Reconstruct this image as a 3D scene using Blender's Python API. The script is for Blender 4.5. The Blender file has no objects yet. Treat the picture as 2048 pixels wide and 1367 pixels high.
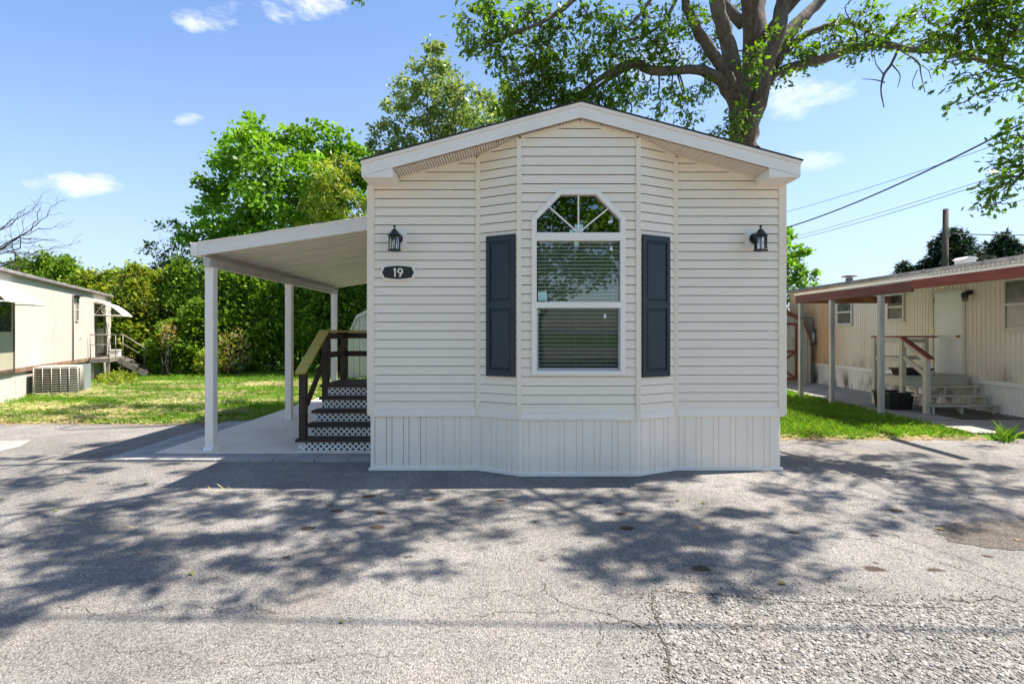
import bpy, math, random
import numpy as np
from mathutils import Vector, Matrix

R = math.radians
rng = np.random.default_rng(7)
random.seed(7)
C = bpy.context.scene.collection
SC = bpy.context.scene

# ------------------------------------------------------------------ camera
FPX, VX, VY, CAMZ = 1060.0, 1024.0, 665.0, 1.62   # focal length and vanishing point measured in the 2048 px photo


def P(px, py, Y):
    """point seen at photo pixel (px,py) at distance Y"""
    return Vector(((px - VX) / FPX * Y, Y, CAMZ + (VY - py) / FPX * Y))


def G(px, py, z=0.0):
    """ground point seen at a photo pixel"""
    Y = (CAMZ - z) * FPX / (py - VY)
    return Vector(((px - VX) / FPX * Y, Y, z))


cd = bpy.data.cameras.new("camera")
cam = bpy.data.objects.new("camera", cd)
C.objects.link(cam)
cam.location = (0, 0, CAMZ)
cam.rotation_euler = (R(90), 0, 0)
cd.sensor_width = 36
cd.lens = 36 * FPX / 2048
cd.shift_y = (VY - 683.5) / 2048
cd.clip_start = 0.05
cd.clip_end = 2000
SC.camera = cam

# ------------------------------------------------------------------ light
SUNDIR = Vector((0.563, 0.09, 1.0)).normalized()     # towards the sun
EXPOSURE, SUN_E, SKY_E = 1.34, 5.0, 0.092
w = bpy.data.worlds.new("World")
SC.world = w
w.use_nodes = True
nt = w.node_tree
nt.nodes.clear()
N = nt.nodes.new
L = nt.links.new
out = N("ShaderNodeOutputWorld")
bg = N("ShaderNodeBackground")
sky = N("ShaderNodeTexSky")
sky.sky_type = 'NISHITA'
sky.sun_disc = False
sky.sun_elevation = math.asin(SUNDIR.z)
sky.sun_rotation = math.atan2(SUNDIR.x, SUNDIR.y)
sky.air_density = 1.0
sky.dust_density = 0.6
sky.ozone_density = 1.6
bg.inputs[1].default_value = SKY_E
tc = N("ShaderNodeTexCoord")
sep = N("ShaderNodeSeparateXYZ")
L(tc.outputs['Generated'], sep.inputs[0])


def wm(op, a, b=None, c=None, clamp=False):
    n = N("ShaderNodeMath")
    n.operation = op
    n.use_clamp = clamp
    for i, v in enumerate((a, b, c)):
        if v is None:
            continue
        if isinstance(v, (int, float)):
            n.inputs[i].default_value = v
        else:
            L(v, n.inputs[i])
    return n.outputs[0]


ysafe = wm('MAXIMUM', sep.outputs[1], 0.02)
u = wm('DIVIDE', sep.outputs[0], ysafe)
v = wm('DIVIDE', sep.outputs[2], ysafe)
noi = N("ShaderNodeTexNoise")
noi.inputs['Scale'].default_value = 11
noi.inputs['Detail'].default_value = 7
noi.inputs['Roughness'].default_value = 0.62
mp = N("ShaderNodeMapping")
mp.inputs['Scale'].default_value = (1, 1, 2.2)
L(tc.outputs['Generated'], mp.inputs[0])
L(mp.outputs[0], noi.inputs['Vector'])
mask = None
# small fair-weather clouds, each given by its direction and angular size
for (cx, cy, a, b, s) in ((420, 32, 80, 34, .9), (600, 14, 95, 42, 1.0), (110, 372, 130, 26, .8), (378, 240, 36, 13, .5),
                          (1600, 188, 130, 48, .6), (1640, 320, 70, 22, .5), (1975, 268, 60, 30, .3), (1330, 120, 120, 60, .3)):
    u0, v0 = (cx - VX) / FPX, (VY - cy) / FPX
    du = wm('MULTIPLY', wm('SUBTRACT', u, u0), FPX / a)
    dv = wm('MULTIPLY', wm('SUBTRACT', v, v0), FPX / b)
    d2 = wm('ADD', wm('MULTIPLY', du, du), wm('MULTIPLY', dv, dv))
    m = wm('SUBTRACT', wm('ADD', 0.75, wm('MULTIPLY', wm('SUBTRACT', noi.outputs['Fac'], .5), 5.0)), d2, clamp=True)
    m = wm('MULTIPLY', m, s * .8)
    mask = m if mask is None else wm('MAXIMUM', mask, m)
nn = wm('MULTIPLY', wm('SUBTRACT', noi.outputs['Fac'], 0.25), 3.2, clamp=True)
mask = wm('MULTIPLY', mask, nn, clamp=True)
# the low air is paler
hz = wm('SUBTRACT', 1.0, wm('MULTIPLY', v, 1.25), clamp=True)
hz = wm("MULTIPLY", wm("MULTIPLY", hz, hz), 0.85)
hsv = N("ShaderNodeHueSaturation")
hsv.inputs['Saturation'].default_value = 1.06
hsv.inputs['Value'].default_value = 1.08
tint = N("ShaderNodeMix")
tint.data_type = 'RGBA'
tint.blend_type = 'MULTIPLY'
tint.inputs['Factor'].default_value = 1.0
tint.inputs['B'].default_value = (.93, .96, 1.05, 1)
L(sky.outputs[0], tint.inputs['A'])
L(tint.outputs['Result'], hsv.inputs['Color'])
mixh = N("ShaderNodeMix")
mixh.data_type = 'RGBA'
L(hz, mixh.inputs['Factor'])
L(hsv.outputs[0], mixh.inputs['A'])
mixh.inputs['B'].default_value = (2.75, 3.2, 3.9, 1)
mixc = N("ShaderNodeMix")
mixc.data_type = 'RGBA'
L(mask, mixc.inputs['Factor'])
L(mixh.outputs['Result'], mixc.inputs['A'])
mixc.inputs['B'].default_value = (5.6, 5.7, 6.0, 1)
L(mixc.outputs['Result'], bg.inputs[0])
L(bg.outputs[0], out.inputs[0])

sd = bpy.data.lights.new("sun", 'SUN')
sd.energy = SUN_E
sd.angle = R(0.55)
sd.color = (1.0, 0.94, 0.85)
sun = bpy.data.objects.new("sun", sd)
C.objects.link(sun)
sun.rotation_euler = SUNDIR.to_track_quat('Z', 'Y').to_euler()
sun.location = (20, 2, 30)

SC.view_settings.view_transform = 'Standard'
SC.view_settings.look = 'None'
SC.view_settings.exposure = EXPOSURE
SC.view_settings.gamma = 1
SC.cycles.max_bounces = 8
SC.cycles.transparent_max_bounces = 12
SC.cycles.use_denoising = True

# ------------------------------------------------------------------ object helpers
BASE = {}


def tag(o, label=None, cat=None, group=None, kind=None):
    if label:
        o['label'] = label
    if cat:
        o['category'] = cat
    if group:
        o['group'] = group
    if kind:
        o['kind'] = kind
    return o


def thing(name, label, cat, loc=(0, 0, 0), group=None):
    o = bpy.data.objects.new(name, None)
    o.empty_display_size = 0.2
    C.objects.link(o)
    o.location = loc
    BASE[o.name] = Vector(loc)
    return tag(o, label, cat, group)


def link(name, me, parent=None, base=None):
    o = bpy.data.objects.new(name, me)
    C.objects.link(o)
    if parent is not None:
        o.parent = parent
        BASE[o.name] = BASE[parent.name]
    else:
        BASE[o.name] = Vector(base) if base is not None else Vector((0, 0, 0))
        o.location = BASE[o.name]
    return o


class MB:
    """collects shapes, then links them as one mesh object"""

    def __init__(self, xf=None):
        self.v, self.f, self.sm = [], [], []
        self.xf = xf

    def add(self, verts, faces, smooth=False):
        b = len(self.v)
        for p in verts:
            p = Vector(p)
            self.v.append(self.xf @ p if self.xf else p)
        for f in faces:
            self.f.append([i + b for i in f])
            self.sm.append(smooth)
        return self

    def box(self, x0, x1, y0, y1, z0, z1):
        vs = [(x, y, z) for x in (x0, x1) for y in (y0, y1) for z in (z0, z1)]
        return self.add(vs, [(0, 1, 3, 2), (4, 6, 7, 5), (0, 4, 5, 1), (2, 3, 7, 6), (0, 2, 6, 4), (1, 5, 7, 3)])

    def bar(self, a, b, w, h, up=(0, 0, 1)):
        """box of width w and height h running from a to b"""
        a, b = Vector(a), Vector(b)
        d = (b - a).normalized()
        s = d.cross(Vector(up))
        if s.length < 1e-5:
            s = d.cross(Vector((1, 0, 0)))
        s.normalize()
        t = s.cross(d).normalized()
        vs = []
        for p in (a, b):
            for i, j in ((-1, -1), (1, -1), (1, 1), (-1, 1)):
                vs.append(p + s * (i * w / 2) + t * (j * h / 2))
        return self.add(vs, [(0, 1, 2, 3), (7, 6, 5, 4), (0, 4, 5, 1), (1, 5, 6, 2), (2, 6, 7, 3), (3, 7, 4, 0)])

    def prism(self, poly, fn, d0, d1):
        """2-d polygon lifted by fn(a,b,depth)"""
        n = len(poly)
        vs = [fn(a, b, d0) for a, b in poly] + [fn(a, b, d1) for a, b in poly]
        fs = [list(range(n))[::-1], list(range(n, 2 * n))]
        for i in range(n):
            j = (i + 1) % n
            fs.append((i, j, n + j, n + i))
        return self.add(vs, fs)

    def tube(self, pts, rad, n=8, smooth=True, cap=True):
        pts = [Vector(p) for p in pts]
        if isinstance(rad, (int, float)):
            rad = [rad] * len(pts)
        vs, fs = [], []
        up = None
        for i, p in enumerate(pts):
            d = (pts[min(i + 1, len(pts) - 1)] - pts[max(i - 1, 0)])
            if d.length < 1e-9:
                d = Vector((0, 0, 1))
            d.normalize()
            if up is None:
                up = d.orthogonal().normalized()
            up = (up - d * up.dot(d))
            if up.length < 1e-6:
                up = d.orthogonal()
            up.normalize()
            s = d.cross(up)
            for k in range(n):
                a = 2 * math.pi * k / n
                vs.append(p + (up * math.cos(a) + s * math.sin(a)) * rad[i])
        for i in range(len(pts) - 1):
            for k in range(n):
                k2 = (k + 1) % n
                fs.append((i * n + k, i * n + k2, (i + 1) * n + k2, (i + 1) * n + k))
        self.add(vs, fs, smooth)
        if cap:
            m = len(pts) - 1
            b = len(self.v) - len(vs)
            self.f.append([b + k for k in range(n)][::-1])
            self.sm.append(False)
            self.f.append([b + m * n + k for k in range(n)])
            self.sm.append(False)
        return self

    def lathe(self, prof, c, n=16, smooth=True):
        """profile of (radius, z) turned round a vertical axis through c"""
        return self.tube([(c[0], c[1], c[2] + z) for r, z in prof], [max(r, 1e-4) for r, z in prof], n, smooth) if False else self._lathe(prof, c, n, smooth)

    def _lathe(self, prof, c, n, smooth):
        vs, fs = [], []
        for r, z in prof:
            for k in range(n):
                a = 2 * math.pi * (k + .5) / n
                vs.append((c[0] + r * math.cos(a), c[1] + r * math.sin(a), c[2] + z))
        for i in range(len(prof) - 1):
            for k in range(n):
                k2 = (k + 1) % n
                fs.append((i * n + k, i * n + k2, (i + 1) * n + k2, (i + 1) * n + k))
        fs.append(list(range(n))[::-1])
        m = len(prof) - 1
        fs.append([m * n + k for k in range(n)])
        return self.add(vs, fs, smooth)

    def build(self, name, m, parent=None, bevel=0, label=None, cat=None, group=None, kind=None, base=None):
        b = BASE[parent.name] if parent is not None else (Vector(base) if base is not None else Vector((0, 0, 0)))
        me = bpy.data.meshes.new(name)
        me.from_pydata([tuple(p - b) for p in self.v], [], self.f)
        me.polygons.foreach_set('use_smooth', self.sm)
        me.materials.append(m)
        me.update()
        o = link(name, me, parent, base)
        if bevel:
            md = o.modifiers.new('bevel', 'BEVEL')
            md.width = bevel
            md.segments = 2
            md.limit_method = 'ANGLE'
        return tag(o, label, cat, group, kind)


def fast_mesh(name, verts, nper, m, smooth=False):
    """faces of nper vertices each, from an (N*nper,3) array"""
    nf = len(verts) // nper
    me = bpy.data.meshes.new(name)
    me.vertices.add(len(verts))
    me.vertices.foreach_set('co', np.ascontiguousarray(verts, dtype=np.float32).ravel())
    me.loops.add(len(verts))
    me.loops.foreach_set('vertex_index', np.arange(len(verts), dtype=np.int32))
    me.polygons.add(nf)
    me.polygons.foreach_set('loop_start', np.arange(nf, dtype=np.int32) * nper)
    me.polygons.foreach_set('loop_total', np.full(nf, nper, dtype=np.int32))
    me.update(calc_edges=True)
    me.materials.append(m)
    return me


def clip(poly, a, b, c):
    """keep the side a*x+b*y<=c of a convex polygon"""
    o = []
    for i in range(len(poly)):
        p, q = poly[i], poly[(i + 1) % len(poly)]
        dp, dq = a * p[0] + b * p[1] - c, a * q[0] + b * q[1] - c
        if dp <= 0:
            o.append(p)
        if dp * dq < 0:
            t = dp / (dp - dq)
            o.append((p[0] + (q[0] - p[0]) * t, p[1] + (q[1] - p[1]) * t))
    return o


# ------------------------------------------------------------------ materials
def srgb(r, g, b):
    f = lambda c: (c / 255 / 12.92) if c / 255 < .04045 else ((c / 255 + .055) / 1.055) ** 2.4
    return (f(r), f(g), f(b))


class NT:
    def __init__(self, name):
        self.m = bpy.data.materials.new(name)
        self.m.use_nodes = True
        self.t = self.m.node_tree
        self.t.nodes.clear()
        self.out = self.t.nodes.new('ShaderNodeOutputMaterial')
        self.tc = self.t.nodes.new('ShaderNodeTexCoord')
        self.obj = self.tc.outputs['Object']

    def n(self, kind, **kw):
        n = self.t.nodes.new(kind)
        for k, v in kw.items():
            setattr(n, k, v)
        return n

    def set(self, sock, v):
        if hasattr(v, 'is_output'):
            self.t.links.new(v, sock)
        elif isinstance(v, (tuple, list)) and sock.type == 'RGBA' and len(v) == 3:
            sock.default_value = (*v, 1)
        else:
            sock.default_value = v

    def math(self, op, a, b=None, c=None, clamp=False):
        n = self.n('ShaderNodeMath', operation=op, use_clamp=clamp)
        for i, x in enumerate((a, b, c)):
            if x is not None:
                self.set(n.inputs[i], x)
        return n.outputs[0]

    def mapping(self, scale=(1, 1, 1), loc=(0, 0, 0), rot=(0, 0, 0), vec=None):
        n = self.n('ShaderNodeMapping')
        n.inputs['Scale'].default_value = scale
        n.inputs['Location'].default_value = loc
        n.inputs['Rotation'].default_value = rot
        self.set(n.inputs[0], vec or self.obj)
        return n.outputs[0]

    def noise(self, scale, detail=5, rough=.55, vec=None, dist=0):
        n = self.n('ShaderNodeTexNoise')
        n.inputs['Scale'].default_value = scale
        n.inputs['Detail'].default_value = detail
        n.inputs['Roughness'].default_value = rough
        n.inputs['Distortion'].default_value = dist
        self.set(n.inputs['Vector'], vec or self.obj)
        return n.outputs['Fac']

    def voro(self, scale, feature='F1', vec=None, rand=1.0):
        n = self.n('ShaderNodeTexVoronoi', feature=feature)
        n.inputs['Scale'].default_value = scale
        n.inputs['Randomness'].default_value = rand
        self.set(n.inputs['Vector'], vec or self.obj)
        return n

    def ramp(self, fac, stops, interp='LINEAR'):
        n = self.n('ShaderNodeValToRGB')
        n.color_ramp.interpolation = interp
        e = n.color_ramp.elements
        while len(e) < len(stops):
            e.new(0.5)
        for i, (p, c) in enumerate(stops):
            e[i].position = p
            e[i].color = (*c, 1) if isinstance(c, (tuple, list)) else (c, c, c, 1)
        self.set(n.inputs[0], fac)
        return n.outputs[0]

    def mix(self, fac, a, b, mode='MIX'):
        n = self.n('ShaderNodeMix', data_type='RGBA', blend_type=mode)
        self.set(n.inputs['Factor'], fac)
        self.set(n.inputs['A'], a)
        self.set(n.inputs['B'], b)
        return n.outputs['Result']

    def bump(self, h, strength=.3, dist=.01, normal=None):
        n = self.n('ShaderNodeBump')
        n.inputs['Strength'].default_value = strength
        n.inputs['Distance'].default_value = dist
        self.set(n.inputs['Height'], h)
        if normal:
            self.set(n.inputs['Normal'], normal)
        return n.outputs[0]

    def pbr(self, color, rough=.6, spec=.4, normal=None, metal=0, **kw):
        n = self.n('ShaderNodeBsdfPrincipled')
        self.set(n.inputs['Base Color'], color)
        self.set(n.inputs['Roughness'], rough)
        self.set(n.inputs['Specular IOR Level'], spec)
        self.set(n.inputs['Metallic'], metal)
        if normal:
            self.set(n.inputs['Normal'], normal)
        for k, v in kw.items():
            self.set(n.inputs[k], v)
        return n.outputs[0]

    def done(self, shader):
        self.t.links.new(shader, self.out.inputs[0])
        return self.m


def M(name, c1, c2=None, scale=3, rough=.55, spec=.35, bump=0, bscale=60, stretch=(1, 1, 1), metal=0, fine=0):
    """painted / weathered surface: two tones in patches, fine grain, light bump"""
    k = NT(name)
    c2 = c2 or tuple(x * .86 for x in c1)
    vec = k.mapping(stretch)
    f = k.ramp(k.noise(scale, 6, .6, vec), [(.35, 0.0), (.68, 1.0)])
    col = k.mix(f, c1, c2)
    if fine:
        g = k.noise(bscale, 3, .6, vec)
        col = k.mix(fine, col, k.ramp(g, [(.3, 0.02), (.7, 1.0)]), 'OVERLAY')
    nrm = k.bump(k.noise(bscale, 4, .6, vec), bump, .004) if bump else None
    r = k.math('ADD', rough - .06, k.math('MULTIPLY', f, .12))
    return k.done(k.pbr(col, r, spec, nrm, metal))


def leafmat(name, cols, trans=.35, rough=.45, warm=(.5, .75, .05)):
    """leaf: each leaf takes its own tone; light passes through"""
    k = NT(name)
    geo = k.n('ShaderNodeNewGeometry')
    n = len(cols)
    col = k.ramp(geo.outputs['Random Per Island'], [((i + .0) / max(n - 1, 1), c) for i, c in enumerate(cols)])
    big = k.ramp(k.noise(.55, 2), [(.35, .72), (.7, 1.2)])
    col = k.mix(1.0, col, big, 'MULTIPLY')
    a = k.pbr(col, rough, .3)
    t = k.n('ShaderNodeBsdfTranslucent')
    tcol = k.mix(1.0, col, (1.9, 1.75, .7), 'MULTIPLY')
    k.set(t.inputs[0], tcol)
    m = k.n('ShaderNodeMixShader')
    m.inputs[0].default_value = trans
    k.t.links.new(a, m.inputs[1])
    k.t.links.new(t.outputs[0], m.inputs[2])
    return k.done(m.outputs[0])


def bark(name, c1, c2, scale=6):
    k = NT(name)
    vec = k.mapping((1, 1, .22))
    n1 = k.noise(scale * 2.2, 8, .65, vec, .4)
    n2 = k.noise(scale * .35, 3, .5)
    col = k.mix(k.ramp(n1, [(.36, 0.0), (.62, 1.0)]), c1, c2)
    col = k.mix(k.ramp(n2, [(.4, 0.0), (.75, .5)]), col, tuple(x * 1.5 for x in c2))
    return k.done(k.pbr(col, .85, .2, k.bump(n1, 1.0, .07)))


def glass(name, tint=(.9, .95, .93), refl=.12, rough=0.0, fres=1.0):
    """window pane: partly mirror, partly clear"""
    k = NT(name)
    fr = k.n('ShaderNodeFresnel')
    fr.inputs[0].default_value = 1.5
    g = k.n('ShaderNodeBsdfGlossy')
    g.inputs['Roughness'].default_value = rough
    vec = k.mapping((1, 1, 1))
    k.set(g.inputs['Normal'], k.bump(k.noise(1.2, 1, .4, vec), .02, .05))
    t = k.n('ShaderNodeBsdfTransparent')
    k.set(t.inputs[0], tint)
    m = k.n('ShaderNodeMixShader')
    k.set(m.inputs[0], k.math('MULTIPLY_ADD', fr.outputs[0], fres, refl, clamp=True))
    k.t.links.new(t.outputs[0], m.inputs[1])
    k.t.links.new(g.outputs[0], m.inputs[2])
    return k.done(m.outputs[0])


MAT = {}
MAT['siding'] = M('beige vinyl siding', (.865, .76, .62), (.84, .735, .60), 1.4, .5, .35, .08, 30, (.2, .2, 1))
MAT['trim'] = M('beige vinyl trim', (.84, .73, .585), (.815, .705, .565), 2, .5, .3)
MAT['white'] = M('white vinyl', (.87, .80, .71), (.83, .765, .68), 2.5, .42, .4, .05, 25)
MAT['skirt'] = M('white skirting vinyl', (.88, .785, .665), (.835, .735, .62), 1.6, .5, .35, .06, 18)
MAT['soffit'] = M('vented soffit vinyl', (.80, .70, .585), (.74, .65, .545), 4, .6)
MAT['black'] = M('black metal', (.012, .012, .014), (.02, .02, .022), 6, .4, .5)
MAT['shutter'] = M('slate blue shutter paint', (.016, .024, .032), (.020, .029, .038), 3, .48, .4, .12, 120)
MAT['shingle'] = M('dark roof shingles', (.035, .033, .032), (.06, .055, .05), 9, .9, .1, .5, 60)
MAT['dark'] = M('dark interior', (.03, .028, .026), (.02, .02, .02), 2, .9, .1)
MAT['glass'] = glass('window glass', (.90, .96, .92), .10)
MAT['screenglass'] = glass('screened window glass', (.66, .68, .67), .0)
MAT['blind'] = M('window blind slats', (.78, .82, .76), (.74, .78, .72), 3, .5)
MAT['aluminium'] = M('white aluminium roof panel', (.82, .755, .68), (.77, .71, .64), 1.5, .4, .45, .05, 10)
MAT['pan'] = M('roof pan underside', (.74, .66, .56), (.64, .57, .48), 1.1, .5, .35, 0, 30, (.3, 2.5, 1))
MAT['stainwood'] = M('dark brown stained wood', (.040, .024, .017), (.062, .040, .029), 7, .62, .3, .5, 60, (1, .25, 1))
MAT['newwood'] = M('new treated lumber', (.52, .40, .10), (.40, .33, .10), 5, .7, .25, .3, 90, (.5, 2.5, 2))
MAT['lattice'] = M('white plastic lattice', (.78, .77, .78), (.70, .69, .70), 6, .5)
MAT['concrete'] = M('pale broom finished concrete', (.82, .69, .545), (.70, .59, .47), 1.7, .85, .15, .35, 120, fine=.12)
MAT['oldconcrete'] = M('old grey concrete', (.34, .32, .29), (.23, .215, .20), 2.2, .9, .15, .4, 70, fine=.2)
MAT['paver'] = M('grey concrete pavers', (.36, .345, .325), (.27, .255, .24), 2.8, .85, .2, .4, 90, fine=.25)
MAT['oldwhite'] = M('weathered white trailer siding', (.54, .51, .465), (.485, .455, .41), .8, .5, .35, .05, 20, (1, 1, .35))
MAT['rust'] = M('rust brown metal trim', (.22, .080, .042), (.33, .17, .11), 5, .75, .2)
MAT['bellyrust'] = M('rusty belly trim', (.20, .105, .07), (.30, .20, .15), 5, .75, .2)
MAT['greyroof'] = M('grey coated trailer roof', (.16, .155, .15), (.30, .29, .28), 6, .85, .2, .4, 25)
MAT['door'] = M('pale grey painted door', (.60, .62, .63), (.54, .56, .575), 1.5, .4, .4)
MAT['tandoor'] = M('tan storm door', (.42, .39, .30), (.36, .33, .25), 2, .55)
MAT['doorframe'] = M('dark brown door frame', (.055, .040, .032), (.09, .065, .05), 5, .6)
MAT['redpaint'] = M('weathered dark red paint', (.165, .040, .030), (.24, .075, .055), 4, .7, .25, .3, 50, (3, .35, 3), fine=.1)
MAT['greywood'] = M('weathered grey painted post', (.44, .43, .42), (.30, .29, .285), 4, .75, .2, .3, 50, (3, 3, .5))
MAT['creampaint'] = M('cream painted wood', (.50, .465, .39), (.40, .37, .31), 3, .65, .25, .25, 60)
MAT['shedpaint'] = M('beige shed panelling', (.58, .52, .45), (.51, .455, .39), 1.6, .7, .2, .2, 60, (1, 1, .3))
MAT['grate'] = M('beige fan guard wire', (.50, .46, .40), (.38, .33, .27), 9, .5, .4)
MAT['acmetal'] = M('dull sheet metal', (.42, .46, .48), (.30, .33, .35), 3, .4, .5, 0, 20, (2, 2, .3), metal=.4)
MAT['iron'] = M('dull iron rail', (.30, .27, .24), (.20, .15, .11), 10, .6, .4, metal=.2)
MAT['plank'] = M('weathered grey plank', (.13, .115, .10), (.24, .21, .18), 6, .85, .15, .6, 50, (.4, 3, 1))
MAT['blackplastic'] = M('black plastic tub', (.012, .012, .014), (.025, .025, .027), 4, .35, .5)
MAT['brass'] = M('worn brass', (.45, .31, .09), (.32, .22, .07), 12, .35, .5, metal=.8)
MAT['polewood'] = M('utility pole wood', (.075, .055, .045), (.12, .092, .075), 5, .9, .1, .6, 40, (3, 3, .2))
MAT['cable'] = M('black cable', (.012, .012, .012), (.02, .02, .02), 4, .6)
MAT['sticker'] = M('pale green sticker', (.42, .62, .56), (.38, .57, .52), 9, .5)
MAT['paper'] = M('white paper label', (.75, .76, .76), (.55, .57, .6), 60, .6)
MAT['bulb'] = glass('clear lamp glass', (.97, .97, .97), .05)
MAT['candle'] = M('white lamp candle', (.75, .72, .66), (.70, .66, .60), 8, .4)
MAT['trailerin'] = M('curtain behind trailer window', (.16, .14, .12), (.07, .06, .055), 5, .8)
MAT['curtain'] = M('pale curtain', (.17, .155, .135), (.11, .10, .09), 5, .8)
MAT['oakbark'] = bark('oak bark', (.080, .063, .052), (.175, .145, .122))
MAT['darkbark'] = bark('grey bark', (.05, .042, .035), (.11, .095, .08))
MAT['deadwood'] = bark('dead branch bark', (.045, .036, .034), (.10, .085, .08), 12)
MAT['oakleaf'] = leafmat('oak leaf', [(.050, .115, .010), (.085, .18, .014), (.13, .25, .022), (.065, .14, .012)], .45)
MAT['mapleleaf'] = leafmat('maple leaf', [(.06, .15, .010), (.11, .25, .016), (.17, .33, .024), (.09, .20, .012)], .42)
MAT['poplarleaf'] = leafmat('poplar leaf', [(.075, .14, .03), (.14, .23, .055), (.27, .34, .14), (.10, .17, .04), (.38, .42, .24)], .33, .3)
MAT['limeleaf'] = leafmat('yellow green leaflet', [(.20, .26, .03), (.28, .33, .05), (.15, .22, .025)], .4)
MAT['darkleaf'] = leafmat('dark tree leaf', [(.018, .05, .016), (.03, .075, .018), (.045, .10, .02)], .3)
MAT['cedar'] = leafmat('arborvitae spray', [(.055, .12, .012), (.12, .235, .02), (.23, .37, .035), (.08, .165, .014)], .32, .6)
MAT['vine'] = leafmat('vine covered arborvitae spray', [(.07, .15, .012), (.18, .28, .022), (.36, .40, .07), (.11, .22, .015), (.30, .25, .09)], .35, .6)
MAT['brownleaf'] = leafmat('dying brown leaf', [(.30, .17, .07), (.36, .26, .12), (.14, .20, .03), (.18, .24, .03)], .3, .7)
MAT['spruce'] = leafmat('dark spruce needle', [(.010, .026, .014), (.018, .042, .018), (.026, .055, .02)], .12, .7)
MAT['grassleft'] = leafmat('dry lawn grass', [(.06, .17, .008), (.11, .25, .012), (.18, .32, .02), (.08, .21, .010), (.36, .36, .10)], .38, .6)
MAT['grassright'] = leafmat('lush lawn grass', [(.055, .15, .010), (.10, .235, .018), (.17, .31, .03), (.07, .18, .012), (.25, .27, .06)], .42, .6)
MAT['hay'] = leafmat('dry grass clippings', [(.42, .34, .15), (.50, .42, .22), (.34, .26, .10)], .2, .8)
MAT['dimglass'] = glass('old dull window glass', (.85, .88, .86), .0, .2, .10)
MAT['archglass'] = glass('arched window glass', (.9, .95, .92), .22)
# ------------------------------------------------------------------ ground
def asphalt_mat(name, scale, tones, gap=(.055, .052, .05), gapw=.5, patch=(.80, 1.12), bump=.8, stains=False, warm=.0):
    k = NT(name)
    v = k.voro(scale)
    sep = k.n('ShaderNodeSeparateColor')
    k.set(sep.inputs[0], v.outputs['Color'])
    col = k.ramp(sep.outputs[0], [(i / (len(tones) - 1), c) for i, c in enumerate(tones)])
    v2 = k.voro(scale * 2.7)
    sep2 = k.n('ShaderNodeSeparateColor')
    k.set(sep2.inputs[0], v2.outputs['Color'])
    col2 = k.ramp(sep2.outputs[1], [(0, tones[0]), (.6, tones[-2]), (1, tones[-1])])
    col = k.mix(.38, col, col2)
    gapf = k.ramp(v.outputs['Distance'], [(gapw, 0.0), (gapw + .32, .85)])
    n0 = k.noise(scale * .5, 3, .7)
    gapf = k.math('MULTIPLY', gapf, k.ramp(n0, [(.38, 0.0), (.6, 1.0)]))
    col = k.mix(gapf, col, gap)
    big = k.noise(.55, 5, .6, None, .6)
    col = k.mix(1.0, col, k.ramp(big, [(.3, patch[0]), (.7, patch[1])]), 'MULTIPLY')
    mid = k.noise(3.2, 6, .65)
    col = k.mix(1.0, col, k.ramp(mid, [(.3, .86), (.7, 1.1)]), 'MULTIPLY')
    tan = k.noise(1.3, 4, .6, k.mapping((1, 1, 1), (3.1, 7.7, 0)))
    col = k.mix(k.ramp(tan, [(.55, 0.0), (.8, .35 + warm)]), col, (.36, .29, .21))
    if stains:
        # old oil drips where cars park in front of the home
        sp = k.voro(1.9, vec=k.mapping((1, 1.3, 1)))
        sp.voronoi_dimensions = '2D'
        sc = k.n('ShaderNodeSeparateColor')
        k.set(sc.inputs[0], sp.outputs['Color'])
        rad = k.math('MULTIPLY_ADD', sc.outputs[1], .13, .03)
        dd = k.math('ADD', sp.outputs['Distance'], k.math('MULTIPLY', k.noise(11, 3), .08))
        spot = k.math('MULTIPLY', k.math('SUBTRACT', k.math('ADD', rad, .04), dd), 22, clamp=True)
        spot = k.math('MULTIPLY', spot, k.math('GREATER_THAN', sc.outputs[0], .3))
        xyz = k.n('ShaderNodeSeparateXYZ')
        k.set(xyz.inputs[0], k.obj)
        inx = k.math('LESS_THAN', k.math('ABSOLUTE', k.math('SUBTRACT', xyz.outputs[0], .9)), 3.0)
        iny = k.math('LESS_THAN', k.math('ABSOLUTE', k.math('SUBTRACT', xyz.outputs[1], 4.45)), .85)
        spot = k.math('MULTIPLY', spot, k.math('MULTIPLY', inx, iny))
        col = k.mix(k.math('MULTIPLY', spot, .88), col, (.06, .036, .024))
    h = k.math('ADD', k.math('MULTIPLY', v.outputs['Distance'], -1.0), k.math('MULTIPLY', v2.outputs['Distance'], -.4))
    nrm = k.bump(h, bump, .012)
    return k.done(k.pbr(col, .9, .18, nrm))


T_OLD = [(.115, .107, .098), (.185, .172, .158), (.237, .221, .203), (.277, .257, .235), (.325, .302, .277), (.42, .394, .365)]
MAT['asphalt'] = asphalt_mat('worn asphalt', 92, T_OLD, patch=(.66, 1.2), stains=True)
MAT['gravelbed'] = asphalt_mat('stony asphalt', 40, [(.085, .079, .073), (.165, .154, .142), (.215, .202, .186), (.26, .243, .224), (.31, .292, .27), (.40, .377, .352)], gap=(.08, .068, .056), gapw=.46, bump=1.0)
MAT['tanpatch'] = asphalt_mat('brown repair patch', 70, [(.055, .046, .038), (.09, .075, .06), (.12, .10, .08), (.145, .12, .098), (.18, .15, .125), (.25, .22, .19)])


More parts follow.
